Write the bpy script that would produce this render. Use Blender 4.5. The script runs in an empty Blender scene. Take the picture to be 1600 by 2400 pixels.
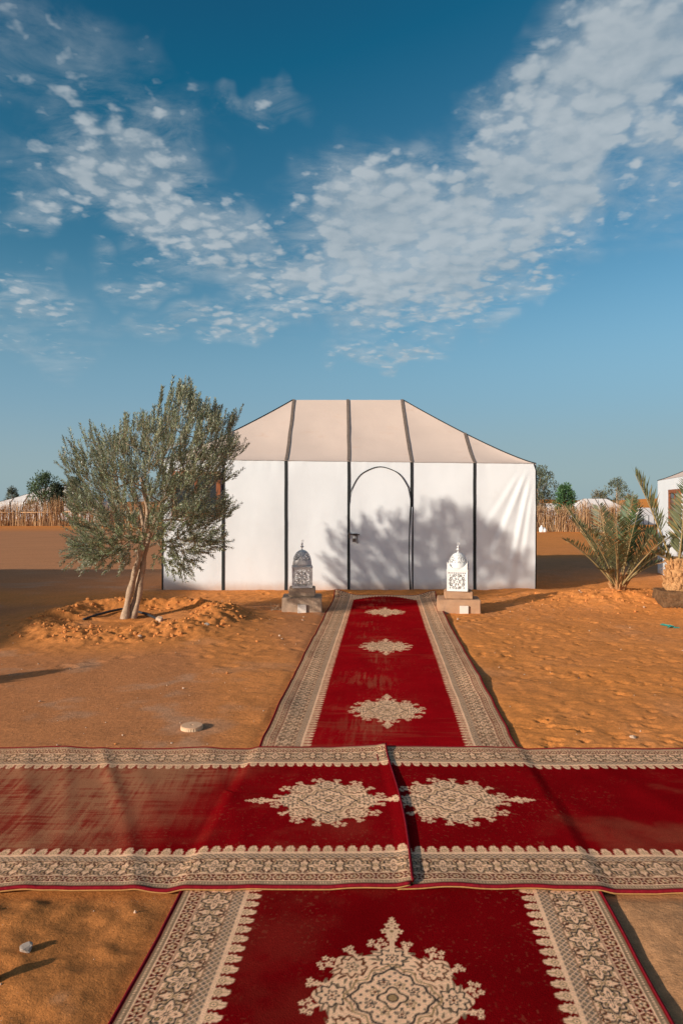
import bpy, bmesh, math, random
import numpy as np
from mathutils import Vector, Matrix

random.seed(7)
rng = np.random.default_rng(11)
R = math.radians
scene = bpy.context.scene
COL = scene.collection

# ------------------------------------------------------------------ camera
F_PX, CX, HY, CAM_H = 1650.0, 800.0, 1175.0, 1.6     # photograph: focal length in px, centre column, horizon row, eye height
cam_d = bpy.data.cameras.new('camera')
cam_d.sensor_fit = 'VERTICAL'
cam_d.sensor_height = 36.0
cam_d.lens = F_PX / 2400.0 * 36.0
cam_d.shift_y = -(1200.0 - HY) / 2400.0
cam_d.clip_start, cam_d.clip_end = 0.05, 3000.0
cam = bpy.data.objects.new('camera', cam_d)
cam.location = (0, 0, CAM_H)
cam.rotation_euler = (R(90), 0, 0)
COL.objects.link(cam)
scene.camera = cam

def gx(px, d):
    return (px - CX) * d / F_PX
def gz(py, d):
    return CAM_H - (py - HY) * d / F_PX
def P(px, py, d):
    return Vector((gx(px, d), d, gz(py, d)))
def gd(py, z=0.0):
    return (CAM_H - z) * F_PX / (py - HY)

# ------------------------------------------------------------------ sky, sun, exposure
SUN_EL = R(17.5)
SUN_AZ = R(36.3)                     # light travels to the right and away: (cos, sin) in x, y
to_sun = Vector((-math.cos(SUN_AZ) * math.cos(SUN_EL), -math.sin(SUN_AZ) * math.cos(SUN_EL), math.sin(SUN_EL)))

scene.view_settings.view_transform = 'Standard'
scene.view_settings.look = 'None'
scene.view_settings.exposure = 0.28
scene.view_settings.gamma = 1.0
scene.view_settings.use_curve_mapping = False

world = bpy.data.worlds.new('World')
scene.world = world
world.use_nodes = True
world.cycles.sampling_method = 'MANUAL'
world.cycles.sample_map_resolution = 256

class NT:
    """small helper for building node trees"""
    def __init__(self, tree):
        self.t = tree
        self.n = tree.nodes
        self.l = tree.links
    def node(self, kind, **kw):
        nd = self.n.new(kind)
        for k, v in kw.items():
            setattr(nd, k, v)
        return nd
    def put(self, sock, v):
        if v is None:
            return
        if isinstance(v, bpy.types.NodeSocket):
            self.l.new(v, sock)
        else:
            sock.default_value = v
    def math(self, op, a, b=None, c=None, clamp=False):
        nd = self.node('ShaderNodeMath', operation=op, use_clamp=clamp)
        self.put(nd.inputs[0], a); self.put(nd.inputs[1], b); self.put(nd.inputs[2], c)
        return nd.outputs[0]
    def vmath(self, op, a, b=None, out=0):
        nd = self.node('ShaderNodeVectorMath', operation=op)
        self.put(nd.inputs[0], a); self.put(nd.inputs[1], b)
        return nd.outputs[out]
    def ramp(self, v, a, b, c=0.0, d=1.0, smooth=True):
        nd = self.node('ShaderNodeMapRange')
        nd.interpolation_type = 'SMOOTHSTEP' if smooth else 'LINEAR'
        self.put(nd.inputs[0], v)
        for i, x in enumerate((a, b, c, d)):
            self.put(nd.inputs[1 + i], x)
        return nd.outputs[0]
    def mix(self, f, a, b, mode='MIX'):
        nd = self.node('ShaderNodeMix', data_type='RGBA', blend_type=mode)
        self.put(nd.inputs[0], f); self.put(nd.inputs[6], a); self.put(nd.inputs[7], b)
        return nd.outputs[2]
    def noise(self, vec, scale, detail=4.0, rough=0.55, dist=0.0, out='Fac'):
        nd = self.node('ShaderNodeTexNoise')
        if vec is not None:
            self.put(nd.inputs['Vector'], vec)
        nd.inputs['Scale'].default_value = scale
        nd.inputs['Detail'].default_value = detail
        nd.inputs['Roughness'].default_value = rough
        nd.inputs['Distortion'].default_value = dist
        return nd.outputs[out]
    def mapping(self, vec, loc=(0, 0, 0), rot=(0, 0, 0), scale=(1, 1, 1), kind='POINT'):
        nd = self.node('ShaderNodeMapping', vector_type=kind)
        self.put(nd.inputs['Vector'], vec)
        nd.inputs['Location'].default_value = loc
        nd.inputs['Rotation'].default_value = rot
        nd.inputs['Scale'].default_value = scale
        return nd.outputs[0]

def build_world():
    t = NT(world.node_tree)
    t.n.clear()
    out = t.node('ShaderNodeOutputWorld')
    bg = t.node('ShaderNodeBackground')
    t.l.new(bg.outputs[0], out.inputs[0])
    sky = t.node('ShaderNodeTexSky')
    sky.sky_type = 'NISHITA'
    sky.sun_disc = False
    sky.sun_elevation = SUN_EL
    sky.sun_rotation = math.atan2(to_sun.x, to_sun.y)
    sky.altitude = 700.0
    sky.air_density = 1.0
    sky.dust_density = 1.7
    sky.ozone_density = 2.0
    # deeper, more contrasty blue of the photograph's grading, applied evenly to the whole sky
    base = t.vmath('MULTIPLY', sky.outputs[0], SKY_MUL)
    base = t.vmath('MAXIMUM', t.vmath('SUBTRACT', base, SKY_SUB), (0.06, 0.06, 0.06))
    # a layer of altocumulus seen in perspective
    geo = t.node('ShaderNodeTexCoord')
    dirn = t.vmath('NORMALIZE', geo.outputs['Generated'])
    sep = t.node('ShaderNodeSeparateXYZ'); t.l.new(dirn, sep.inputs[0])
    dx, dy, dz = sep.outputs
    # dusty air low above the horizon
    dust = t.mix(t.ramp(dz, 0.02, 0.16), DUST_LOW, DUST_HIGH)
    base = t.mix(t.ramp(dz, 0.34, 0.04, 0.0, 0.93), base, dust)
    # towards the sun the Sky Texture's own warm glow stays as it is
    sd = t.vmath('DOT_PRODUCT', dirn, tuple(to_sun), out='Value')
    base = t.mix(t.ramp(sd, 0.55, -0.10), sky.outputs[0], base)
    zc = t.math('ADD', t.math('MAXIMUM', dz, 0.0), 0.16)
    comb = t.node('ShaderNodeCombineXYZ')
    t.put(comb.inputs[0], t.math('DIVIDE', dx, zc))
    t.put(comb.inputs[1], t.math('DIVIDE', dy, zc))
    plane = comb.outputs[0]
    az = t.math('ARCTAN2', dx, dy)
    el = t.math('ARCSINE', dz)
    ang = t.node('ShaderNodeCombineXYZ')
    t.put(ang.inputs[0], az); t.put(ang.inputs[1], el)
    # where the banks of cloud lie: bearing and height of each bank
    def bank(px, py, rx, ry, rot, amp, soft=0.30):
        a = math.atan((px - CX) / F_PX)
        e = math.atan((HY - py) / math.hypot(F_PX, px - CX))
        k = math.cos(a) / F_PX
        m = t.mapping(ang.outputs[0], (a, e, 0), (0, 0, R(rot)), (1.1 * rx * k, 1.1 * ry * k, 1), 'TEXTURE')
        ln = t.vmath('LENGTH', m, out='Value')
        return t.ramp(ln, 1.32, soft, 0.0, amp)
    warp = t.noise(ang.outputs[0], 9.0, 3.0, 0.55, out='Color')
    wv = t.vmath('SCALE', t.vmath('SUBTRACT', warp, (0.5, 0.5, 0.5)), None)
    wv.node.inputs['Scale'].default_value = 0.16
    ang2 = t.vmath('ADD', ang.outputs[0], wv)
    class A: pass
    ang = A(); ang.outputs = [ang2]
    banks = [bank(*b) for b in BANKS]
    mask = banks[0]
    for b in banks[1:]:
        mask = t.math('MAXIMUM', mask, b)
    # elsewhere the same cloud goes on in loose fields, thinner
    fields = t.ramp(t.noise(plane, 0.55, 2.0), 0.52, 0.72, 0.0, 0.62)
    behind = t.ramp(dy, 0.55, 0.2)
    fields = t.math('MULTIPLY', fields, behind)
    mask = t.math('MAXIMUM', mask, fields)
    def density(vec):
        big = t.math('MULTIPLY_ADD', t.noise(vec, 2.2, 3.0, 0.55), 0.45, t.math('MULTIPLY', t.noise(vec, 6.5, 7.0, 0.64, 0.25), 0.55))
        vo = t.node('ShaderNodeTexVoronoi', feature='SMOOTH_F1')
        vo.inputs['Scale'].default_value = 21.0
        vo.inputs['Smoothness'].default_value = 0.6
        wob = t.noise(vec, 14.0, 3.0, 0.6, out='Color')
        w2 = t.vmath('SCALE', t.vmath('SUBTRACT', wob, (0.5, 0.5, 0.5)), None)
        w2.node.inputs['Scale'].default_value = 0.09
        t.l.new(t.vmath('ADD', vec, w2), vo.inputs['Vector'])
        puff = t.ramp(vo.outputs['Distance'], 0.72, 0.05)
        return t.math('ADD', t.math('MULTIPLY', big, 0.72), t.math('MULTIPLY', puff, 0.28))
    d0 = density(plane)
    off = t.vmath('ADD', plane, (-0.022, -0.03, 0.0))
    d1 = density(off)
    thr = t.math('MULTIPLY_ADD', mask, -CL_COV, CL_THR)
    dens = t.ramp(t.math('SUBTRACT', d0, thr), 0.0, CL_SOFT)
    thick = t.ramp(t.math('SUBTRACT', d0, thr), 0.05, 0.42)
    soft0 = t.noise(plane, 3.0, 3.0, 0.5)
    soft1 = t.noise(t.vmath('ADD', plane, (-0.09, -0.12, 0.0)), 3.0, 3.0, 0.5)
    relief = t.math('MULTIPLY_ADD', t.math('SUBTRACT', d0, d1), 1.5, t.math('MULTIPLY_ADD', t.math('SUBTRACT', soft0, soft1), 1.6, 0.52), clamp=True)
    lit = t.mix(relief, CL_DARK, CL_LIGHT)
    lit = t.mix(t.math('MULTIPLY', thick, 0.45), lit, CL_BASE)
    fade = t.ramp(dz, 0.06, 0.22, 0.35, 1.0)
    streak = t.noise(t.mapping(plane, scale=(1.0, 1.5, 1.0), rot=(0, 0, R(-24))), 5.0, 7.0, 0.66, 0.5)
    veil = t.math('MULTIPLY', t.ramp(mask, 0.12, 0.95), t.ramp(streak, 0.34, 0.66, 0.0, 0.52))
    dens = t.math('MAXIMUM', t.math('MULTIPLY', dens, CL_OP), veil)
    op = t.math('MULTIPLY', dens, fade)
    col = t.mix(op, base, lit)
    t.l.new(col, bg.inputs[0])
    bg.inputs[1].default_value = SKY_STRENGTH

SKY_STRENGTH = 0.112
SKY_MUL = (0.87, 1.05, 1.01)
SKY_SUB = (0.62, 0.60, 0.83)
DUST_LOW = (2.25, 3.05, 3.35, 1)
DUST_HIGH = (1.65, 2.7, 3.65, 1)
CL_COV, CL_THR, CL_SOFT, CL_OP = 0.54, 0.74, 0.38, 0.84
CL_DARK = (2.4, 2.9, 3.25, 1)
CL_LIGHT = (4.2, 4.5, 4.65, 1)
CL_BASE = (3.0, 3.45, 3.8, 1)
BANKS = [
    (970, 560, 430, 200, 10, 1.25), (1330, 300, 480, 200, 38, 1.22), (1580, 160, 280, 330, 0, 0.95),
    (300, 390, 250, 170, -16, 1.0), (500, 540, 260, 110, -12, 0.95), (760, 735, 540, 50, 3, 0.86),
    (140, 160, 430, 110, -8, 0.46), (590, 232, 170, 40, -8, 0.66), (1210, 690, 140, 40, 6, 0.8),
    (120, 500, 110, 60, 0, 0.8), (60, 690, 160, 70, 0, 0.75), (330, 650, 120, 40, 0, 0.72),
    (900, 825, 140, 28, 0, 0.8), (60, 800, 260, 60, 0, 0.5), (1230, 575, 150, 40, 10, 0.85), (640, 650, 120, 80, 0, 0.8),
]
build_world()

sun_d = bpy.data.lights.new('sun', 'SUN')
sun_d.energy = 4.1
sun_d.angle = R(1.1)
sun_d.color = (1.0, 0.925, 0.83)
sun = bpy.data.objects.new('sun', sun_d)
sun.rotation_euler = (-to_sun).to_track_quat('-Z', 'Y').to_euler()
sun.location = (-20, -20, 20)
COL.objects.link(sun)

# ------------------------------------------------------------------ helpers
def vnoise(x, y, seed=0):
    """smooth 2-D value noise in 0..1"""
    xi = np.floor(x).astype(np.int64); yi = np.floor(y).astype(np.int64)
    fx = x - xi; fy = y - yi
    fx = fx * fx * fx * (fx * (fx * 6 - 15) + 10); fy = fy * fy * fy * (fy * (fy * 6 - 15) + 10)
    def h(a, b):
        n = (a * 374761393 + b * 668265263 + seed * 974711) & 0x7fffffff
        n = ((n ^ (n >> 13)) * 1274126177) & 0x7fffffff
        n = ((n ^ (n >> 16)) * 668265263) & 0x7fffffff
        return (n & 0xffff) / 65535.0
    a = h(xi, yi); b = h(xi + 1, yi); c = h(xi, yi + 1); d = h(xi + 1, yi + 1)
    return (a * (1 - fx) + b * fx) * (1 - fy) + (c * (1 - fx) + d * fx) * fy

def fbm(x, y, octv=4, gain=0.5, seed=0):
    s = 0.0; a = 1.0; tot = 0.0
    for i in range(octv):
        s = s + a * vnoise(x * 2 ** i + 17.3 * i, y * 2 ** i - 9.1 * i, seed + i)
        tot += a; a *= gain
    return s / tot

def sstep(a, b, x):
    t = np.clip((x - a) / (b - a), 0, 1)
    return t * t * (3 - 2 * t)

class MB:
    """collects geometry; build() links it as one mesh object"""
    def __init__(self):
        self.v = []; self.f = []; self.c = []; self.n = 0
    def add(self, verts, faces, col=None):
        verts = np.asarray(verts, dtype=float).reshape(-1, 3)
        self.v.append(verts)
        o = self.n
        self.f.extend([tuple(int(i) + o for i in f) for f in faces])
        if col is not None:
            self.c.append(np.tile(np.asarray(col, float), (len(verts), 1)))
        self.n += len(verts)
    def box(self, lo, hi, bevel=0.0, mat=None):
        bm = bmesh.new()
        bmesh.ops.create_cube(bm, size=1.0)
        lo = Vector(lo); hi = Vector(hi)
        for v in bm.verts:
            v.co = Vector([lo[i] + (v.co[i] + 0.5) * (hi[i] - lo[i]) for i in range(3)])
        if bevel > 0:
            bmesh.ops.bevel(bm, geom=bm.edges[:], offset=bevel, segments=2, affect='EDGES', profile=0.6)
        self.bm(bm, mat)
    def bm(self, bm, mat=None):
        bm.verts.index_update()
        vs = [(mat @ v.co if mat else v.co)[:] for v in bm.verts]
        self.add(vs, [[v.index for v in f.verts] for f in bm.faces])
        bm.free()
    def tube(self, pts, rad, sides=6, cap=True, col=None):
        pts = [Vector(p) for p in pts]
        n = len(pts)
        rad = [rad] * n if not hasattr(rad, '__len__') else rad
        vs = []; fs = []
        up = Vector((0, 0, 1))
        prev = None
        for i, p in enumerate(pts):
            t = (pts[min(i + 1, n - 1)] - pts[max(i - 1, 0)])
            if t.length < 1e-9:
                t = Vector((0, 0, 1))
            t.normalize()
            if prev is None:
                a = t.cross(up)
                if a.length < 1e-3:
                    a = t.cross(Vector((1, 0, 0)))
            else:
                a = prev - t * prev.dot(t)
                if a.length < 1e-4:
                    a = t.cross(up)
            a.normalize(); prev = a
            b = t.cross(a)
            for k in range(sides):
                w = 2 * math.pi * k / sides
                vs.append((p + (a * math.cos(w) + b * math.sin(w)) * rad[i])[:])
        for i in range(n - 1):
            for k in range(sides):
                k2 = (k + 1) % sides
                fs.append((i * sides + k, i * sides + k2, (i + 1) * sides + k2, (i + 1) * sides + k))
        if cap:
            fs.append(tuple(range(sides - 1, -1, -1)))
            fs.append(tuple((n - 1) * sides + k for k in range(sides)))
        self.add(vs, fs, col)
    def lathe(self, prof, seg=24, centre=(0, 0, 0), skip=None):
        vs = []; fs = []
        m = len(prof)
        for r, z in prof:
            for k in range(seg):
                w = 2 * math.pi * k / seg
                vs.append((centre[0] + r * math.cos(w), centre[1] + r * math.sin(w), centre[2] + z))
        for i in range(m - 1):
            for k in range(seg):
                if skip and skip(i, k):
                    continue
                k2 = (k + 1) % seg
                fs.append((i * seg + k, i * seg + k2, (i + 1) * seg + k2, (i + 1) * seg + k))
        self.add(vs, fs)
    def build(self, name, mat, parent=None, smooth=False):
        me = bpy.data.meshes.new(name)
        v = np.concatenate(self.v) if self.v else np.zeros((0, 3))
        me.from_pydata(v.tolist(), [], self.f)
        if self.c:
            at = me.color_attributes.new('tone', 'FLOAT_COLOR', 'POINT')
            c = np.concatenate(self.c)
            c4 = np.ones((len(c), 4)); c4[:, :3] = c
            at.data.foreach_set('color', c4.ravel())
        if smooth:
            me.polygons.foreach_set('use_smooth', np.ones(len(me.polygons), dtype=bool))
        me.materials.append(mat)
        me.update()
        return link(name, me, parent)

def link(name, me, parent=None):
    o = bpy.data.objects.new(name, me)
    COL.objects.link(o)
    if parent is not None:
        o.parent = parent
    return o

def grid_mesh(name, X, Y, Z, mat, parent=None, smooth=True, col=None, mask=None):
    """X, Y, Z: 2-D arrays; one quad per cell"""
    h, w = X.shape
    co = np.stack([X, Y, Z], -1).reshape(-1, 3).astype(np.float32)
    idx = np.arange(h * w).reshape(h, w)
    q = np.stack([idx[:-1, :-1], idx[:-1, 1:], idx[1:, 1:], idx[1:, :-1]], -1).reshape(-1, 4)
    if mask is not None:
        q = q[mask.ravel()]
    me = bpy.data.meshes.new(name)
    me.vertices.add(len(co)); me.vertices.foreach_set('co', co.ravel())
    me.loops.add(q.size); me.loops.foreach_set('vertex_index', q.ravel().astype(np.int32))
    me.polygons.add(len(q)); me.polygons.foreach_set('loop_start', np.arange(0, q.size, 4, dtype=np.int32))
    me.update(calc_edges=True)
    if smooth:
        me.polygons.foreach_set('use_smooth', np.ones(len(q), dtype=bool))
    if col is not None:
        at = me.color_attributes.new('tone', 'FLOAT_COLOR', 'POINT')
        c4 = np.ones((h * w, 4), dtype=np.float32); c4[:, :3] = col.reshape(-1, 3)
        at.data.foreach_set('color', c4.ravel())
    me.materials.append(mat)
    me.validate()
    return link(name, me, parent)

def tag(o, label=None, cat=None, group=None, kind=None):
    if label: o['label'] = label
    if cat: o['category'] = cat
    if group: o['group'] = group
    if kind: o['kind'] = kind
    return o

def thing(name, loc, rz=0.0, label=None, cat=None, group=None):
    o = bpy.data.objects.new(name, None)
    o.empty_display_size = 0.2
    o.location = loc; o.rotation_euler = (0, 0, rz)
    COL.objects.link(o)
    return tag(o, label, cat, group)

def copy_thing(root, loc, rz, label, group=None):
    def cp(o, parent):
        c = o.copy(); COL.objects.link(c); c.parent = parent
        for ch in o.children:
            cp(ch, c)
        return c
    r = cp(root, None)
    r.location = loc; r.rotation_euler = (0, 0, rz)
    return tag(r, label, None, group)

# ------------------------------------------------------------------ materials
def material(name, colour, rough=0.8, spec=0.3, var=0.0, vscale=6.0, bump=0.0, bscale=60.0, metal=0.0,
             attr=None, stain=None, stain_amt=0.0, stain_scale=3.0, coat=0.0, coords='Object'):
    m = bpy.data.materials.new(name)
    m.use_nodes = True
    t = NT(m.node_tree)
    b = t.n['Principled BSDF']
    b.inputs['Roughness'].default_value = rough
    b.inputs['Specular IOR Level'].default_value = spec
    b.inputs['Metallic'].default_value = metal
    tc = t.node('ShaderNodeTexCoord')
    vec = tc.outputs[coords]
    c = tuple(colour) + (1,)
    if attr:
        at = t.node('ShaderNodeVertexColor', layer_name=attr)
        c = at.outputs[0]
    if var > 0:
        n = t.noise(vec, vscale, 5.0, 0.6)
        f = t.ramp(n, 0.25, 0.75, 1 - var, 1 + var, smooth=False)
        mul = t.node('ShaderNodeVectorMath', operation='SCALE')
        t.put(mul.inputs[0], c if not isinstance(c, tuple) else c[:3]); t.put(mul.inputs['Scale'], f)
        c = mul.outputs[0]
    if stain:
        n = t.noise(vec, stain_scale, 6.0, 0.65, 0.4)
        f = t.math('MULTIPLY', t.ramp(n, 0.5, 0.78), stain_amt)
        c = t.mix(f, c if not isinstance(c, tuple) else c, tuple(stain) + (1,))
    t.put(b.inputs['Base Color'], c)
    if bump > 0:
        bn = t.node('ShaderNodeBump')
        bn.inputs['Strength'].default_value = min(1.0, bump * 40) if bump < 0.025 else 1.0
        bn.inputs['Distance'].default_value = bump
        t.l.new(t.noise(vec, bscale, 4.0, 0.6), bn.inputs['Height'])
        t.l.new(bn.outputs[0], b.inputs['Normal'])
    return m

M = {}
def canvas_material(name, colour, stain, stain_amt, stretch=(1, 1, 1), streak=None):
    m = bpy.data.materials.new(name); m.use_nodes = True
    t = NT(m.node_tree); b = t.n['Principled BSDF']
    b.inputs['Roughness'].default_value = 0.85
    b.inputs['Specular IOR Level'].default_value = 0.15
    tc = t.node('ShaderNodeTexCoord'); vec = tc.outputs['Object']
    n = t.noise(vec, 1.4, 4.0, 0.6)
    c = t.mix(t.ramp(n, 0.3, 0.7, 0.0, 1.0), tuple(x * 0.965 for x in colour) + (1,), tuple(min(x * 1.02, 0.9) for x in colour) + (1,))
    n2 = t.noise(t.mapping(vec, scale=stretch), 3.2, 7.0, 0.68, 0.3)
    c = t.mix(t.ramp(n2, 0.56, 0.80, 0.0, stain_amt), c, tuple(stain) + (1,))
    # small drips and finger marks
    n3 = t.noise(t.mapping(vec, scale=(9.0, 9.0, 3.0)), 1.6, 5.0, 0.7)
    area = t.noise(vec, 0.9, 1.0)
    f = t.math('MULTIPLY', t.ramp(n3, 0.66, 0.74), t.ramp(area, 0.52, 0.62, 0.0, 0.35))
    c = t.mix(f, c, tuple(stain) + (1,))
    # wind-blown dust on the lowest hand's breadth
    sep = t.node('ShaderNodeSeparateXYZ'); t.l.new(vec, sep.inputs[0])
    lowz = t.ramp(t.math('ADD', sep.outputs[2], t.math('MULTIPLY', n2, -0.16)), 0.16, -0.06, 0.0, 0.6)
    c = t.mix(lowz, c, (0.50, 0.27, 0.13, 1))
    t.put(b.inputs['Base Color'], c)
    wv = t.node('ShaderNodeBump'); wv.inputs['Strength'].default_value = 0.35; wv.inputs['Distance'].default_value = 0.006
    t.l.new(t.noise(t.mapping(vec, scale=(1, 1, 0.35)), 7.0, 4.0, 0.55), wv.inputs['Height'])
    w2 = t.node('ShaderNodeBump'); w2.inputs['Strength'].default_value = 0.25; w2.inputs['Distance'].default_value = 0.001
    t.l.new(t.noise(vec, 260.0, 2.0, 0.5), w2.inputs['Height']); t.l.new(wv.outputs[0], w2.inputs['Normal'])
    t.l.new(w2.outputs[0], b.inputs['Normal'])
    return m

M['wall'] = canvas_material('white_canvas', (0.735, 0.735, 0.715), (0.60, 0.40, 0.26), 0.10)
M['roof'] = canvas_material('dusty_beige_canvas', (0.65, 0.495, 0.395), (0.55, 0.30, 0.17), 0.36, (0.7, 1.6, 1.6))
M['roof_sunlit'] = canvas_material('sunlit_canvas', (0.74, 0.66, 0.59), (0.60, 0.40, 0.26), 0.15)  # far roofs: beige canvas with strong sunlight painted into its colour
M['stripe'] = material('black_webbing', (0.022, 0.024, 0.023), 0.7, 0.25, 0.25, 30, 0.0008, 400)
M['roof_stripe'] = material('dusty_webbing', (0.17, 0.125, 0.095), 0.8, 0.2, 0.25, 12, 0.0008, 400)
M['frame_wood'] = material('red_brown_wood', (0.26, 0.075, 0.02), 0.55, 0.4, 0.25, 25, 0.0008, 200)
M['glass'] = material('window_pane', (0.03, 0.035, 0.04), 0.12, 0.5, 0.3, 90)
M['iron'] = material('rusty_iron', (0.10, 0.075, 0.06), 0.55, 0.4, 0.4, 120, metal=0.6)
M['cream_plastic'] = material('cream_tile', (0.72, 0.62, 0.52), 0.6, 0.3, 0.06, 20)
M['concrete'] = material('sandy_concrete', (0.46, 0.265, 0.15), 0.9, 0.15, 0.12, 9, 0.004, 90, stain=(0.33, 0.2, 0.13), stain_amt=0.5, stain_scale=7)
M['concrete_dark'] = material('stained_concrete', (0.44, 0.30, 0.20), 0.9, 0.15, 0.22, 12, 0.004, 90, stain=(0.16, 0.11, 0.075), stain_amt=0.75, stain_scale=6)
M['white_metal'] = material('white_painted_tin', (0.76, 0.74, 0.69), 0.45, 0.4, 0.05, 40)
M['silver_metal'] = material('galvanised_tin', (0.64, 0.59, 0.53), 0.6, 0.35, 0.15, 50, metal=0.0)
M['bark'] = material('olive_bark', (0.42, 0.29, 0.19), 0.9, 0.1, 0.35, 24, 0.012, 55)
M['twig'] = material('olive_twig', (0.30, 0.21, 0.13), 0.9, 0.1, 0.25, 24)
M['hose'] = material('black_hose', (0.03, 0.03, 0.03), 0.5, 0.4, 0.3, 30)
M['stone'] = material('pale_stone', (0.54, 0.36, 0.235), 0.85, 0.2, 0.25, 30, 0.004, 120)
M['stone_orange'] = material('sandy_clod', (0.62, 0.235, 0.068), 0.95, 0.1, 0.25, 30, 0.004, 150)
M['stone_grey'] = material('grey_stone', (0.36, 0.28, 0.215), 0.85, 0.2, 0.25, 40, 0.004, 120)
M['reed'] = material('dry_reed', (0.4, 0.25, 0.12), 0.85, 0.15, attr='tone')
M['rail'] = material('pale_pole', (0.46, 0.27, 0.14), 0.85, 0.15, 0.25, 20)
M['log'] = material('sawn_log', (0.64, 0.37, 0.21), 0.9, 0.1, 0.14, 40, 0.002, 120)
M['log_side'] = material('grooved_rim', (0.62, 0.44, 0.27), 0.9, 0.1, 0.15, 30)
M['teal'] = material('teal_plastic', (0.03, 0.26, 0.20), 0.5, 0.4, 0.1, 40)
M['palm_fibre'] = material('palm_fibre', (0.46, 0.24, 0.10), 0.95, 0.1, 0.4, 60, 0.01, 90)
M['palm_base'] = material('damp_earth_block', (0.16, 0.085, 0.04), 0.95, 0.1, 0.45, 14, 0.02, 40)
M['binding'] = material('red_wool_binding', (0.20, 0.008, 0.014), 0.95, 0.05, 0.3, 60)
M['backing'] = material('ochre_backing', (0.42, 0.21, 0.07), 0.95, 0.05, 0.2, 60)

def leaf_material(name, front, back, trans=0.25, rough=0.5):
    m = bpy.data.materials.new(name); m.use_nodes = True
    t = NT(m.node_tree); b = t.n['Principled BSDF']; out = t.n['Material Output']
    at = t.node('ShaderNodeVertexColor', layer_name='tone')
    geo = t.node('ShaderNodeNewGeometry')
    f = t.mix(1.0, tuple(front) + (1,), at.outputs[0], 'MULTIPLY')
    k = t.mix(1.0, tuple(back) + (1,), at.outputs[0], 'MULTIPLY')
    c = t.mix(geo.outputs['Backfacing'], f, k)
    t.l.new(c, b.inputs['Base Color'])
    b.inputs['Roughness'].default_value = rough
    b.inputs['Specular IOR Level'].default_value = 0.4
    tr = t.node('ShaderNodeBsdfTranslucent'); t.l.new(c, tr.inputs[0])
    mx = t.node('ShaderNodeMixShader'); mx.inputs[0].default_value = trans
    t.l.new(b.outputs[0], mx.inputs[1]); t.l.new(tr.outputs[0], mx.inputs[2])
    t.l.new(mx.outputs[0], out.inputs[0])
    return m
M['olive_leaf'] = leaf_material('olive_leaf', (0.165, 0.188, 0.092), (0.39, 0.39, 0.27), 0.22, 0.38)
M['palm_leaf'] = leaf_material('palm_leaflet', (0.098, 0.108, 0.045), (0.13, 0.13, 0.062), 0.2, 0.5)
M['far_leaf'] = leaf_material('far_foliage', (0.10, 0.11, 0.065), (0.12, 0.125, 0.085), 0.2, 0.6)

# ------------------------------------------------------------------ the ground
TREE = (-2.83, 9.35)
TENT_C = (0.13, 12.4)                 # middle of the tent's front, on the ground
RUN_W, RUN_H = 1.67, math.atan(0.0585)       # runner width, heading
NEAR_W, NEAR_H = 1.715, math.atan(0.064)
CROSS_Y, CROSS_W, SEAM_X = 3.695, 1.63, 0.283

def runner_uv(x, y, x0, y0, hd):
    c, s = math.cos(hd), math.sin(hd)
    return (x - x0) * c - (y - y0) * s, (x - x0) * s + (y - y0) * c
RUN_O = (0.30 + 0.0585 * (3.75 - 4.54), 3.75)        # near end, hidden under the cross rugs
RUN_L = 8.02
NEAR_O = (0.157 + 0.064 * (0.2 - 2.155), 0.2)
NEAR_L = 3.56

def base_height(x, y):
    """large shapes of the ground"""
    z = 0.05 * (fbm(x * 0.22, y * 0.22, 3, 0.5, 3) - 0.5)
    z = z * sstep(12.0, 20.0, np.abs(y - 4) + np.abs(x) * 0.7)
    # ring of heaped earth round the olive tree
    dx = (x - TREE[0] - 0.14); dy = (y - TREE[1] + 0.12)
    ang = np.arctan2(dy, dx)
    r = np.hypot(dx, dy * 1.02)
    wob = 0.16 * (vnoise(ang * 1.6 + 9, ang * 0 + 2.2, 5) - 0.5) + 0.10 * np.sin(ang * 2 + 0.6)
    rim = 1.02 + wob
    rimh = 0.165 + 0.09 * (vnoise(ang * 1.3 + 4, ang * 0, 8) - 0.4) + 0.05 * np.cos(ang - 0.9)
    inner = rimh * np.exp(-((r - rim) / 0.19) ** 2)
    outer = rimh * np.exp(-((r - rim) / 0.36) ** 2) * 0.72 + rimh * 0.28 * np.exp(-((r - rim) / 0.85) ** 2)
    ring = np.where(r < rim, inner * 0.52 + rimh * 0.48 * sstep(0.25, 1.0, r / rim) ** 0.5 * 0.6 + rimh * 0.192, outer)
    z = z + ring * sstep(2.9, 1.6, r)
    # heap under the young palm and rising ground to its right
    r2 = np.hypot((x - 4.30) / 1.45, (y - 11.25) / 0.85)
    z = z + 0.17 * np.exp(-r2 ** 2 * 1.3)
    z = z + 0.06 * sstep(3.4, 6.0, x) * sstep(9.0, 11.4, y) * sstep(20.0, 13.0, y)
    # sand blown against the tent
    z = z + 0.055 * np.exp(-((y - 12.25) / 0.45) ** 2) * sstep(4.6, 3.2, np.abs(x - 0.13)) * (0.6 + 0.8 * vnoise(x * 1.3, y * 0.5, 21))
    # far ground: a low bank on the left, falling ground on the right, dunes behind
    z = z - 1.55 * sstep(42, 95, y) * sstep(-2, 12, x) - 0.7 * sstep(50, 90, y) * sstep(-4, -14, x)
    far = sstep(150, 290, y)
    z = z + far * (9.0 * (fbm(x * 0.0065 + 3.3, y * 0.006, 4, 0.5, 31) - 0.30) * sstep(-30, 70, x) + 5.0 * (fbm(x * 0.004, y * 0.004, 3, 0.5, 37) - 0.42))
    return z

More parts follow.
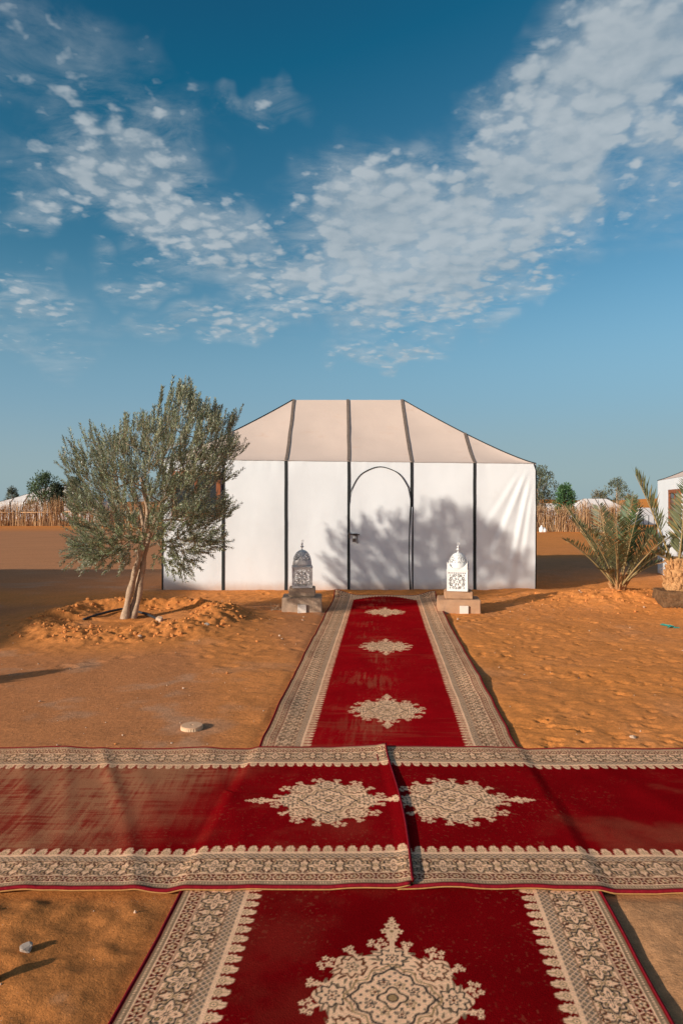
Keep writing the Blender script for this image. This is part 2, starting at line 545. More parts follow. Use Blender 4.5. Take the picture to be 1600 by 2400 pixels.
def rug_cover(x, y):
    """1 under the rugs (the ground there is trodden flat), 0 a hand's breadth outside"""
    u, s = runner_uv(x, y, RUN_O[0], RUN_O[1], RUN_H)
    a = np.maximum(np.abs(u) - RUN_W / 2, np.maximum(-s, s - RUN_L))
    u, s = runner_uv(x, y, NEAR_O[0], NEAR_O[1], NEAR_H)
    b = np.maximum(np.abs(u) - NEAR_W / 2, np.maximum(-s, s - NEAR_L))
    c = np.maximum(np.abs(y - CROSS_Y) - CROSS_W / 2, np.abs(x - SEAM_X) - 3.4)
    return sstep(0.10, 0.0, np.minimum(np.minimum(a, b), c))

def soft_sand(x, y):
    """1 where the sand lies loose, 0 where it is trodden hard"""
    n = fbm(x * 0.8 + 5, y * 0.8, 4, 0.55, 41)
    right = sstep(0.2, 1.0, x)
    r = np.hypot(x - TREE[0], y - TREE[1])
    mound = 0.8 * sstep(2.35, 1.7, r)
    front = sstep(10.4, 11.2, y) * sstep(13.0, 12.0, y)
    strip = sstep(0.75, 0.25, np.abs(x + 0.9 + 0.25 * (y - 7)))
    low = sstep(3.0, 2.7, y) * sstep(-0.9, -1.3, x + 0.4 * (n - .5)) + sstep(3.1, 2.85, y) * sstep(-.2, -.5, x) * 0.8
    return np.clip(np.maximum.reduce([right, mound, front, strip * 0.75, low]) * (0.65 + 0.7 * (n - 0.2)), 0, 1)

def ground_height(x, y, detail=True):
    z = base_height(x, y)
    if not detail:
        return z
    cov = rug_cover(x, y)
    soft = soft_sand(x, y)
    near = sstep(40, 16, np.hypot(x, y))
    r = np.hypot(x - TREE[0] - 0.14, y - TREE[1] + 0.12)
    clod = sstep(1.62, 1.25, r) * sstep(0.55, 0.85, r)
    m = 0.024 * (fbm(x * 2.3, y * 2.3, 3, 0.5, 51) - 0.5) * (0.35 + soft)
    m = m + 0.012 * (fbm(x * 9, y * 11, 3, 0.55, 57) - 0.5) * (0.4 + soft)
    lump = fbm(x * 6.5, y * 6.5, 4, 0.62, 61)
    m = m + clod * (0.085 * (lump - 0.5) + 0.05 * (fbm(x * 16, y * 16, 3, 0.6, 63) - 0.5))
    r2 = np.hypot((x - 4.30) / 1.45, (y - 11.25) / 0.85)
    m = m + 0.10 * (lump - 0.5) * sstep(1.15, 0.5, r2)
    return z + m * near * (1 - cov) - 0.012 * cov

def make_ground():
    def axis(lo, hi, step, out_lo, out_hi, growth=1.16):
        core = np.arange(lo, hi + 1e-6, step)
        a = []; p = lo; s = step
        while p > out_lo:
            s *= growth; p -= s; a.append(p)
        b = []; p = hi; s = step
        while p < out_hi:
            s *= growth; p += s; b.append(p)
        return np.concatenate([np.array(a[::-1]), core, np.array(b)])
    xs = axis(-4.3, 5.6, 0.022, -900, 900, 1.14)
    y1 = np.arange(1.7, 5.2, 0.017)
    y2 = np.arange(5.2, 13.2, 0.028)
    b = []; p = 13.2; s = 0.028
    while p < 1200:
        s *= 1.045 if p < 60 else 1.12; p += s; b.append(p)
    a = []; p = 1.7; s = 0.02
    while p > -300:
        s *= 1.2; p -= s; a.append(p)
    ys = np.concatenate([np.array(a[::-1]), y1, y2, np.array(b)])
    X, Y = np.meshgrid(xs, ys)
    Z = ground_height(X, Y)
    # footprints and wind-scoured dimples in the loose sand
    prs = np.random.default_rng(5)
    def dimple(cx, cy, rx, ry, rot, dep):
        R_ = 2.4 * max(rx, ry)
        i0, i1 = np.searchsorted(xs, [cx - R_, cx + R_]); j0, j1 = np.searchsorted(ys, [cy - R_, cy + R_])
        if i1 - i0 < 2 or j1 - j0 < 2:
            return
        xx = X[j0:j1, i0:i1] - cx; yy = Y[j0:j1, i0:i1] - cy
        c, s = math.cos(rot), math.sin(rot)
        u = (xx * c + yy * s) / rx; v = (-xx * s + yy * c) / ry
        q = np.sqrt(u * u + v * v) + 0.25 * (vnoise(xx * 22 + cx * 9, yy * 22, 71) - 0.5)
        prof = -np.exp(-(q * 1.05) ** 4) + 0.42 * np.exp(-((q - 1.25) / 0.32) ** 2)
        k = (1 - rug_cover(X[j0:j1, i0:i1], Y[j0:j1, i0:i1]))
        Z[j0:j1, i0:i1] += dep * prof * k
    for i in range(1150):
        y = 4.55 + 7.2 * prs.random() ** 1.25
        x = (0.95 + 0.06 * y) + prs.random() * 5.0
        k = prs.random()
        dimple(x, y, 0.025 + 0.055 * k, 0.016 + 0.026 * prs.random(), prs.normal(-0.15, 0.45), 0.005 + 0.012 * prs.random())
    for i in range(60):                 # around the near left corner and beside the runner
        x, y = -2.2 + 1.9 * prs.random(), 2.0 + 0.85 * prs.random()
        dimple(x, y, 0.05 + 0.07 * prs.random(), 0.04 + 0.05 * prs.random(), prs.random() * 3, 0.002 + 0.005 * prs.random())
    for i in range(14):
        x, y = 1.2 + 0.8 * prs.random(), 2.0 + 0.8 * prs.random()
        dimple(x, y, 0.05 + 0.07 * prs.random(), 0.04 + 0.05 * prs.random(), prs.random() * 3, 0.003 + 0.005 * prs.random())
    for i in range(150):
        x, y = -3.2 + 2.9 * prs.random(), 6.6 + 4.6 * prs.random()
        if math.hypot(x - TREE[0], y - TREE[1]) < 1.35:
            continue
        dimple(x, y, 0.05 + 0.08 * prs.random(), 0.035 + 0.04 * prs.random(), prs.normal(0, 0.5), 0.003 + 0.007 * prs.random())
    for i in range(90):
        x, y = -4.0 + 7 * prs.random(), 11.1 + 1.2 * prs.random()
        dimple(x, y, 0.05 + 0.07 * prs.random(), 0.04 + 0.04 * prs.random(), prs.random() * 3, 0.004 + 0.010 * prs.random())
    # colours of the ground mesh: loose sand orange, hard ground browner, salt-grey patches
    soft = soft_sand(X, Y)
    far = sstep(13.0, 16.0, Y)
    back_hard = far * sstep(40, 36, Y) * np.maximum(sstep(2, -3, X), sstep(21, 19, Y) * 0.8)
    soft = soft * (1 - 0.8 * back_hard) + 0.9 * sstep(36, 44, Y)
    grey = sstep(0.56, 0.74, fbm(X * 1.9 + 2, Y * 1.9 + 7, 4, 0.6, 81)) * (sstep(3.1, 2.4, Y) * 0.9 + 0.55 * (1 - soft) * sstep(20, 12, Y))
    loose = np.array([0.67, 0.232, 0.054]); hard = np.array([0.52, 0.195, 0.068]); salt = np.array([0.50, 0.31, 0.19])
    stale = np.array([0.44, 0.205, 0.095])
    c = hard + (loose - hard) * soft[..., None]
    c = c + (salt - c) * (grey * 0.75)[..., None]
    c = c + (stale - c) * (back_hard * 0.55)[..., None]
    near_tone = sstep(3.2, 2.7, Y) * sstep(0.3, -0.2, X)  # near left: vignette darkening painted into the sand colour, with browner ground
    c = c + (np.array([0.44, 0.158, 0.042]) - c) * (near_tone * 0.9 * (1 - grey * 0.7))[..., None]
    near_tone = sstep(3.2, 2.7, Y) * sstep(0.6, 1.1, X)  # near right: browner sand colour
    c = c + (np.array([0.47, 0.245, 0.115]) - c) * (near_tone * 0.8)[..., None]
    c = c * (0.88 + 0.24 * fbm(X * 3.1, Y * 3.1, 4, 0.6, 91))[..., None]
    # little heap spilled at places is paler and dry
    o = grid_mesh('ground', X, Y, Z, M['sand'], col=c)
    tag(o, kind='structure')
    return xs, ys, Z

def sand_material():
    m = bpy.data.materials.new('desert_sand'); m.use_nodes = True
    t = NT(m.node_tree); b = t.n['Principled BSDF']
    b.inputs['Roughness'].default_value = 0.95
    b.inputs['Specular IOR Level'].default_value = 0.08
    tc = t.node('ShaderNodeTexCoord'); vec = tc.outputs['Object']
    at = t.node('ShaderNodeVertexColor', layer_name='tone')
    n1 = t.noise(vec, 24.0, 6.0, 0.7)
    n2 = t.noise(vec, 150.0, 4.0, 0.7)
    k = t.math('MULTIPLY', t.ramp(n1, 0.25, 0.75, 0.70, 1.30, False), t.ramp(n2, 0.25, 0.75, 0.76, 1.24, False))
    mul = t.node('ShaderNodeVectorMath', operation='SCALE')
    t.l.new(at.outputs[0], mul.inputs[0]); t.put(mul.inputs['Scale'], k)
    c = mul.outputs[0]
    # pale grit and dark grit
    vo = t.node('ShaderNodeTexVoronoi'); vo.inputs['Scale'].default_value = 70.0
    t.l.new(vec, vo.inputs['Vector'])
    grit = t.math('MULTIPLY', t.ramp(vo.outputs['Distance'], 0.20, 0.10), t.ramp(t.noise(vec, 4.0, 3.0), 0.52, 0.66, 0.0, 0.6))
    gc = t.node('ShaderNodeSeparateColor'); t.l.new(vo.outputs['Color'], gc.inputs[0])
    gcol = t.mix(t.ramp(gc.outputs[0], 0.45, 0.55), (0.20, 0.105, 0.055, 1), (0.66, 0.50, 0.36, 1))
    c = t.mix(grit, c, gcol)
    t.l.new(c, b.inputs['Base Color'])
    bn = t.node('ShaderNodeBump'); bn.inputs['Strength'].default_value = 0.75; bn.inputs['Distance'].default_value = 0.008
    hsum = t.math('ADD', t.noise(vec, 40.0, 6.0, 0.68), t.math('MULTIPLY', n2, 0.35))
    t.l.new(hsum, bn.inputs['Height'])
    t.l.new(bn.outputs[0], b.inputs['Normal'])
    return m
M['sand'] = sand_material()
GXS, GYS, GZ = make_ground()

def ground_at(x, y):
    i = int(np.clip(np.searchsorted(GXS, x) - 1, 0, len(GXS) - 2)); j = int(np.clip(np.searchsorted(GYS, y) - 1, 0, len(GYS) - 2))
    fx = (x - GXS[i]) / (GXS[i + 1] - GXS[i]); fy = (y - GYS[j]) / (GYS[j + 1] - GYS[j])
    return float((GZ[j, i] * (1 - fx) + GZ[j, i + 1] * fx) * (1 - fy) + (GZ[j + 1, i] * (1 - fx) + GZ[j + 1, i + 1] * fx) * fy)
def ground_low(x, y, r):
    return min(ground_at(x + a * r, y + b * r) for a in (-1, 0, 1) for b in (-1, 0, 1))

# ------------------------------------------------------------------ tents
def make_tent(origin, rz, label, roof='roof', hw=3.29, depth=4.0, wall_h=2.30, ridge_h=3.67, ridge=1.125, bays=6, tilt=0.0, group=None,
              door=True, wins=((-1.65, 1.13, 1.51, 0.86, 0.74),), side_win=None, fold=False, fine=True, stripe_w=0.054):
    root = thing('canvas_tent', origin, rz, label, 'tent', group)
    D = depth / 2
    p = 1.18
    def roof_z(x, y):                     # y: 0 at the front eave, depth at the back
        t = np.minimum(np.minimum(y / D, (depth - y) / D), np.minimum((hw - x), (hw + x)) / (hw - ridge))
        t = np.clip(t, 0, 1)
        sag = 0.02 * np.sin(np.clip(t, 0, 1) * math.pi)
        return wall_h + (ridge_h - wall_h) * t ** p - sag * 0 + tilt * x * (1 - t)
    def front_y(x, z):                    # relief of the front canvas
        y = 0.012 * np.sin(x * 5.7) * np.clip(z / wall_h, 0, 1) * (1 - z / wall_h) * 2
        y = y + 0.03 * (fbm(x * 1.2 + 3, z * 0.5, 3, 0.5, 7) - 0.5) * np.sin(np.clip(z / wall_h, 0, 1) * math.pi)
        # puckers along the sewn seams and pleats under the eave
        sd = np.abs(np.mod(x / 1.105 + 0.5, 1.0) - 0.5) * 1.105
        y = y + 0.007 * np.exp(-sd / 0.10) * (fbm(z * 3.2 + np.floor(x / 1.105 + 0.5) * 5.1, sd * 4, 3, 0.55, 9) - 0.5) * 2
        y = y + 0.010 * np.exp(-(wall_h - z) / 0.16) * (fbm(x * 4.5, z * 0.7, 3, 0.55, 19) - 0.5) * 2
        y = y + 0.012 * np.exp(-z / 0.22) * (fbm(x * 3.2, z * 0.8 + 4, 3, 0.55, 23) - 0.5) * 2
        if fold:
            for (x0, z0, x1, z1, w, a) in ((3.10, 2.05, 2.52, 0.62, 0.055, 0.045), (3.17, 1.90, 2.83, 0.30, 0.05, 0.05), (3.02, 2.1, 2.36, 1.05, 0.05, 0.022),
                                            (3.22, 1.7, 3.02, 0.15, 0.045, 0.03), (2.70, 0.52, 2.36, 0.50, 0.03, 0.03)):
                dx, dz = x1 - x0, z1 - z0
                L2 = dx * dx + dz * dz
                s = ((x - x0) * dx + (z - z0) * dz) / L2
                s_c = np.clip(s, 0, 1)
                dist = ((x - x0) * dz - (z - z0) * dx) / math.sqrt(L2)
                end = sstep(-0.12, 0.15, s) * sstep(1.12, 0.75, s)
                a_ = a * 0.34
                y = y - a_ * np.exp(-(dist / (w * (0.6 + 0.8 * s_c))) ** 2) * end
                y = y + a_ * 0.6 * np.exp(-((dist - w * 1.5) / w) ** 2) * end
        return y
    st = np.linspace(-hw, hw, bays + 1) if bays != 6 else np.array([-hw, -2.21, -1.105, 0.0, 1.105, 2.21, hw])
    step = 0.03 if fine else 0.25
    zb = -0.12
    for k in range(bays):
        n = max(2, int((st[k + 1] - st[k]) / step)); mz = max(2, int(wall_h / (step * 1.3)))
        x = np.linspace(st[k], st[k + 1], n + 1); s = np.linspace(0, 1, mz + 1)
        X, S = np.meshgrid(x, s)
        top = wall_h + tilt * X
        Zz = zb + (top - zb) * S
        Y = front_y(X, Zz)
        grid_mesh('wall_panel', X, Y, Zz, M['wall'], root)
    # front slope of the roof, one cloth per bay
    nn = 24 if fine else 8
    for k in range(bays):
        x = np.linspace(st[k], st[k + 1], nn + 1)
        lim = np.clip(np.minimum(hw - x, hw + x) / (hw - ridge), 0, 1) * D
        s = np.linspace(0, 1, nn + 1)
        X, S = np.meshgrid(x, s)
        Y = S * lim[None, :]
        Zz = roof_z(X, Y)
        bag = (0.026 * np.sin((X - st[k]) / (st[k + 1] - st[k]) * math.pi) + 0.02 * (fbm(X * 1.6, Y * 1.6, 3, 0.5, 29) - 0.5)) * np.sin(S * math.pi)
        grid_mesh('roof_panel', X, Y - 0.012 * (1 - S), Zz - bag + 0.004, M[roof], root)
    # other walls and slopes
    for sgn in (-1, 1):
        y = np.linspace(0, depth, 25 if fine else 6); s = np.linspace(0, 1, 12 if fine else 4)
        Y, S = np.meshgrid(y, s)
        Zz = zb + (wall_h + tilt * sgn * hw - zb) * S
        grid_mesh('side_wall', np.full_like(Y, sgn * hw) + sgn * 0.02 * np.sin(Y * 4) * np.sin(S * math.pi) * np.sin(Y / depth * math.pi), Y, Zz, M['wall'], root)
        X, S2 = np.meshgrid(np.linspace(0, 1, nn + 1), np.linspace(0, 1, nn + 1))
        xx = hw - X * (hw - ridge)
        yy = (X * D) + S2 * (depth - 2 * X * D)
        grid_mesh('roof_end', sgn * xx, yy, roof_z(sgn * xx, yy) + 0.004, M[roof], root)
    X, S = np.meshgrid(np.linspace(-hw, hw, 40 if fine else 14), np.linspace(0, 1, 6))
    grid_mesh('back_wall', X, np.full_like(X, depth), zb + (wall_h + tilt * X - zb) * S, M['wall'], root)
    xr = np.linspace(-hw, hw, 60 if fine else 20)
    lim = np.clip(np.minimum(hw - xr, hw + xr) / (hw - ridge), 0, 1) * D
    X, S = np.meshgrid(xr, np.linspace(0, 1, nn + 1))
    Y = depth - S * lim[None, :]
    grid_mesh('roof_back', X, Y, roof_z(X, Y) + 0.004, M[roof], root)
    # webbing over the seams
    for k in range(bays + 1):
        xc = st[k]
        a, b_ = max(-hw, xc - stripe_w / 2), min(hw, xc + stripe_w / 2)
        if k == 0: b_ = a + stripe_w * 0.5
        if k == bays: a = b_ - stripe_w * 0.22
        s = np.linspace(0, 1, 60 if fine else 8)
        X, S = np.meshgrid(np.linspace(a, b_, 4), s)
        wav = 0.006 * (fbm(S * 9 + k * 3.7, S * 0 + 1.0, 3, 0.5, 13) - 0.5)
        Zz = zb + (wall_h + tilt * X + 0.003 - zb) * S
        grid_mesh('seam_webbing', X + wav, front_y(X, Zz) - 0.007, Zz, M['stripe'], root)
        if 0 < k < bays:
            L = np.clip(min(hw - xc, hw + xc) / (hw - ridge), 0, 1) * D
            Y = S * L
            wav = 0.012 * (fbm(S * 5 + k * 2.3, S * 0 + 4.0, 3, 0.5, 17) - 0.5)
            grid_mesh('roof_webbing', X + wav, Y - 0.016, roof_z(np.full_like(X, xc), Y) + 0.016, M['roof_stripe'], root)
    # dark rope sewn along the hips and ridge
    for sgn in (-1, 1):
        for side in (0, 1):
            u = np.linspace(0, 1, 24 if fine else 6)
            xh = sgn * (hw - u * (hw - ridge)); yh = u * D if side == 0 else depth - u * D
            zh = roof_z(xh, yh)
            mb = MB(); mb.tube(list(zip(xh, yh, zh + 0.006)), 0.013 if fine else 0.02, 6)
            mb.build('hip_rope', M['stripe'], root, True)
    if fine:
        # the corner's edge rope on the right end
        mb = MB(); mb.tube([(hw - 0.005, 0.0, zb), (hw, 0.0, wall_h * 0.5), (hw + 0.002, 0.0, wall_h + tilt * hw - 0.12), (hw - 0.04, 0, wall_h + tilt * hw + 0.006)], 0.012, 6)
        mb.build('corner_rope', M['stripe'], root, True)
    if door:
        hwid, spring = 0.532, 1.60
        cxm = 0.55
        crown = 0.60
        def arch(k, off=0.0):
            w = math.pi * k
            return (cxm - (hwid + off) * math.cos(w), spring + (crown + off) * math.sin(w))
        dr = MB()
        ring = [(cxm - hwid, 0.0)] + [arch(k / 32) for k in range(33)] + [(cxm + hwid, 0.0)]
        # door cloth: a fan of strips from left edge to right edge
        n = 20
        zt = []
        for i in range(n + 1):
            u = -1 + 2 * i / n
            x = cxm + u * hwid
            zt.append((x, spring + crown * math.sqrt(max(0.0, 1 - u * u))))
        xs_ = np.array([q[0] for q in zt]); tops = np.array([q[1] for q in zt])
        S = np.linspace(0, 1, 60)[:, None]
        X = np.tile(xs_, (60, 1)); Zz = -0.02 + (tops[None, :] + 0.02) * S
        door_o = grid_mesh('door', X, front_y(X, Zz) - 0.016 - 0.004 * np.sin(S * math.pi), Zz, M['wall'], root)
        # piping round the opening
        mb = MB()
        path = [(cxm - hwid - 0.012 + 0.006 * math.sin(z * 3.3), z) for z in np.linspace(-0.02, spring - 0.05, 14)] + [arch(k / 32, 0.004 + 0.004 * math.sin(k * 0.9)) for k in range(33)] \
             + [(cxm + hwid + 0.004 - 0.03 * math.sin((spring - z) / spring * 2.8), z) for z in np.linspace(spring - 0.05, -0.02, 14)]
        mb.tube([(x, float(front_y(np.array(x), np.array(z))) - 0.022, z) for x, z in path], 0.0085, 6)
        mb.build('piping', M['stripe'], door_o, True)
        # loose welt of cloth on the hinge side
        mb = MB()
        mb.tube([(cxm + hwid + 0.03 - 0.02 * math.sin((spring - z) / spring * 2.8), float(front_y(np.array(1.1), np.array(z))) - 0.018, z) for z in np.linspace(spring - 0.1, 0.0, 12)],
                [0.006 + 0.008 * math.sin(math.pi * k / 11) for k in range(12)], 6)
        mb.build('welt', M['wall'], door_o, True)
        mb = MB()
        mb.box((cxm - hwid - 0.02, -0.05, 0.955), (cxm - hwid + 0.0, -0.02, 1.06), 0.003)
        mb.tube([(cxm - hwid - 0.015, -0.045, 1.025), (cxm - hwid + 0.17, -0.045, 1.015)], 0.009, 8)
        mb.box((cxm - hwid + 0.05, -0.04, 1.0), (cxm - hwid + 0.13, -0.018, 1.034), 0.003)
        mb.build('bolt', M['iron'], door_o)
        mb = MB()
        mb.tube([(cxm - hwid + 0.06, -0.05, 0.945), (cxm - hwid + 0.058, -0.05, 1.01), (cxm - hwid + 0.075, -0.05, 1.02), (cxm - hwid + 0.09, -0.05, 0.995), (cxm - hwid + 0.09, -0.05, 0.945)], 0.005, 6)
        mb.box((cxm - hwid + 0.045, -0.062, 0.89), (cxm - hwid + 0.1, -0.036, 0.95), 0.005)
        mb.build('padlock', M['iron'], door_o)
        mb = MB()
        mb.tube([(cxm - hwid + 0.115, -0.05, 1.01), (cxm - hwid + 0.12, -0.052, 0.95), (cxm - hwid + 0.11, -0.052, 0.90), (cxm - hwid + 0.135, -0.05, 0.85), (cxm - hwid + 0.13, -0.048, 0.93), (cxm - hwid + 0.125, -0.046, 1.01)], 0.004, 5)
        mb.build('cord_loop', M['iron'], door_o)
    def window(xa, xb, za, zb_, inner_flip=1, axis='x', at=0.0):
        """framed opening; axis 'x': in the front wall, 'y': in the left end wall"""
        def q(u, d, z):
            return (u, -d, z) if axis == 'x' else (at - d, u, z)
        w = MB()
        fw = 0.075
        def bar(u0, u1, z0, z1, d0=0.004, d1=0.045):
            a = q(u0, d0, z0); b2 = q(u1, d1, z1)
            w.box([min(a[i], b2[i]) for i in range(3)], [max(a[i], b2[i]) for i in range(3)], 0.005)
        bar(xa, xb, zb_ - fw, zb_); bar(xa, xb, za, za + fw)
        bar(xa, xa + fw, za + fw - .001, zb_ - fw + .001, 0.004, 0.043); bar(xb - fw, xb, za + fw - .001, zb_ - fw + .001, 0.004, 0.043)
        bar((xa + xb) / 2 - 0.025, (xa + xb) / 2 + 0.025, za + fw - .001, zb_ - fw + .001, 0.004, 0.035)
        wo = w.build('window', M['frame_wood'], root)
        for (a, b2) in ((xa + fw - .002, (xa + xb) / 2 - 0.023), ((xa + xb) / 2 + 0.023, xb - fw + .002)):
            g = MB()
            lo = q(a, 0.010, za + fw - .002); hi = q(b2, 0.022, zb_ - fw + .002)
            g.box([min(lo[i], hi[i]) for i in range(3)], [max(lo[i], hi[i]) for i in range(3)])
            g.build('pane', M['glass'], wo)
    for (xc, zlo, hgt, wd, _) in wins:
        window(xc - wd / 2, xc + wd / 2, zlo, zlo + hgt)
    if side_win:
        window(side_win[0], side_win[1], side_win[2], side_win[3], 1, 'y', -hw)
    return root

tz = ground_low(TENT_C[0], TENT_C[1], 0.3)
make_tent((TENT_C[0], TENT_C[1], 0.0), 0.0, 'white tent with beige roof and arched door at the end of the red carpet',
          tilt=-0.012, fold=True, wins=((-2.21 - 0.032 - 0.44, 1.33, 0.80, 0.86, 0),))
# tents of the same camp: one out of frame on the left throws its shadow over the ground behind the olive tree
make_tent((-9.6, 7.75, 0.0), R(90), 'white tent standing beyond the olive tree, shading the ground', fine=False, hw=4.5, ridge=2.0, bays=8, depth=4.2, wins=(), door=False, group='tents of the camp')
make_tent((9.29, 8.3, -0.05), R(-15.7), 'white tent with a brown window behind the palms', hw=4.2, depth=6.3, ridge=1.6, bays=7, wall_h=2.10, ridge_h=3.6,
          door=False, wins=(), side_win=(3.55, 4.72, 1.16, 1.88), group='tents of the camp')

# ------------------------------------------------------------------ rugs
CREAM = np.array([0.95, 0.545, 0.305]); RED = np.array([0.31, 0.0035, 0.006]); NAVY = np.array([0.060, 0.044, 0.034]); DARKRED = np.array([0.13, 0.010, 0.009])
TAN = np.array([0.40, 0.23, 0.10]); BROWN = np.array([0.16, 0.05, 0.022]); GREY = np.array([0.30, 0.185, 0.10])

def ring(v, r, w):
    return np.abs(v - r) < w

def floret(x, y, r):
    """five-petalled cluster centred at 0; returns petal mask, outline mask"""
    a = np.arctan2(y, x); q = np.hypot(x, y) / r
    e = 0.78 + 0.22 * np.cos(5 * a)
    return q < e, (q < e) & (q > e - 0.28), q < 0.26

def paint(c, m, col, k=1.0):
    c[m] = c[m] * (1 - k) + np.asarray(col) * k

def border(c, e, s, W):
    """woven border by distance e from the rug's edge, s along it"""
    inb = e < 0.345
    paint(c, inb & (e < 0.272), CREAM)
    # guard strip
    paint(c, (e < 0.037), GREY); paint(c, (e < 0.037) & (e > 0.012) & (np.mod(s, 0.012) < 0.006) & ring(e, 0.024, 0.004), CREAM)
    paint(c, (e < 0.011), RED * 0.8)
    # narrow red border with rosettes and leaves
    z1 = (e > 0.043) & (e < 0.090)
    paint(c, z1, DARKRED)
    per = 0.062
    ss = np.mod(s, per) - per / 2; ee = e - 0.0665
    pet, outl, core = floret(ss, ee, 0.0215)
    paint(c, z1 & pet, CREAM); paint(c, z1 & outl, TAN); paint(c, z1 & core, NAVY)
    s2 = np.mod(s + per / 2, per) - per / 2
    paint(c, z1 & (np.abs(np.abs(s2) - np.abs(ee) * 0.55 - 0.002) < 0.0032), CREAM)
    paint(c, z1 & (np.hypot(s2, ee) < 0.005), NAVY)
    paint(c, ring(e, 0.0955, 0.0018) | ring(e, 0.219, 0.0018), BROWN)
    # main border: cartouches with floral filling on cream
    z2 = (e > 0.099) & (e < 0.217)
    per = 0.155
    idx = np.floor(s / per)
    ss = (np.mod(s, per) - per / 2); ee = e - 0.158
    a = np.arctan2(ee, ss * 0.9); r = np.hypot(ss * 0.9, ee)
    lob = 0.046 * (1 + 0.16 * np.cos(8 * a) + 0.08 * np.cos(4 * a))
    odd = np.mod(idx, 2) > 0.5
    fill = np.sin(np.abs(ss) * 210 + 2.0 * np.sin(ee * 95)) * np.sin(np.abs(ee) * 190 + 1.7 * np.cos(ss * 80))
    paint(c, z2 & (fill > 0.80) & (r > lob * 1.1), NAVY * 1.5)
    paint(c, z2 & (fill < -0.80) & (r > lob * 1.1), np.where(odd[..., None], TAN, BROWN)[z2 & (fill < -0.80) & (r > lob * 1.1)])
    paint(c, z2 & ring(r, lob, 0.0048), NAVY)
    paint(c, z2 & ring(r, lob * 1.22, 0.003), TAN)
    inner = r < lob * 0.86
    pet = (np.cos(8 * a) * 0.5 + 0.5) * 0.024 + 0.008
    paint(c, z2 & inner & ring(r, pet, 0.0042), np.where(odd[..., None], NAVY, BROWN)[z2 & inner & ring(r, pet, 0.0042)])
    paint(c, z2 & (r < 0.0085), NAVY); paint(c, z2 & (r < 0.004), CREAM)
    dots = np.hypot(np.abs(ss * 0.9) - 0.021, np.abs(ee) - 0.021)
    paint(c, z2 & (dots < 0.0062), TAN); paint(c, z2 & ring(dots, 0.0068, 0.0016), NAVY)
    # scrolls between cartouches
    sx = np.mod(s + per / 2, per) - per / 2
    w = 0.030 * np.sin(np.abs(ee) * 60)
    paint(c, z2 & (r > lob * 1.25) & (np.abs(np.abs(sx) - np.abs(w) * 0.55 - 0.004) < 0.0042), NAVY)
    q = np.hypot(np.abs(sx) - 0.018, np.abs(ee) - 0.043)
    paint(c, z2 & ring(q, 0.010, 0.0028), BROWN)
    # dark lattice band
    z3 = (e > 0.221) & (e < 0.263)
    paint(c, z3, np.array([0.17, 0.122, 0.085]))
    l1 = np.abs(np.mod(s + e * 1.1, 0.026) - 0.013) < 0.0032
    l2 = np.abs(np.mod(s - e * 1.1, 0.026) - 0.013) < 0.0032
    paint(c, z3 & (l1 | l2), CREAM * 0.85)
    paint(c, z3 & (np.hypot(np.mod(s, 0.026) - 0.013, np.mod(e * 1.1, 0.026) - 0.013) < 0.004), TAN)
    # scalloped lappets against the red field
    per = 0.056
    ss = np.mod(s, per) - per / 2
    base = e - 0.268
    pal_w = 0.024 * np.clip(1.25 - np.abs(base - 0.028) / 0.036, 0, 1) ** 0.55
    a = np.arctan2(base - 0.026, ss)
    z4 = (base > -0.004) & (base < 0.066)
    body = z4 & (np.abs(ss) < pal_w * (0.86 + 0.14 * np.cos(9 * a)))
    paint(c, z4 & (base < 0.012), CREAM)
    paint(c, body, CREAM)
    rr = np.hypot(ss, base - 0.026)
    paint(c, body & ring(rr, 0.0115, 0.0022), TAN); paint(c, body & (rr < 0.004), GREY)
    paint(c, body & (np.abs(ss) < 0.0016) & (base > 0.036), TAN)

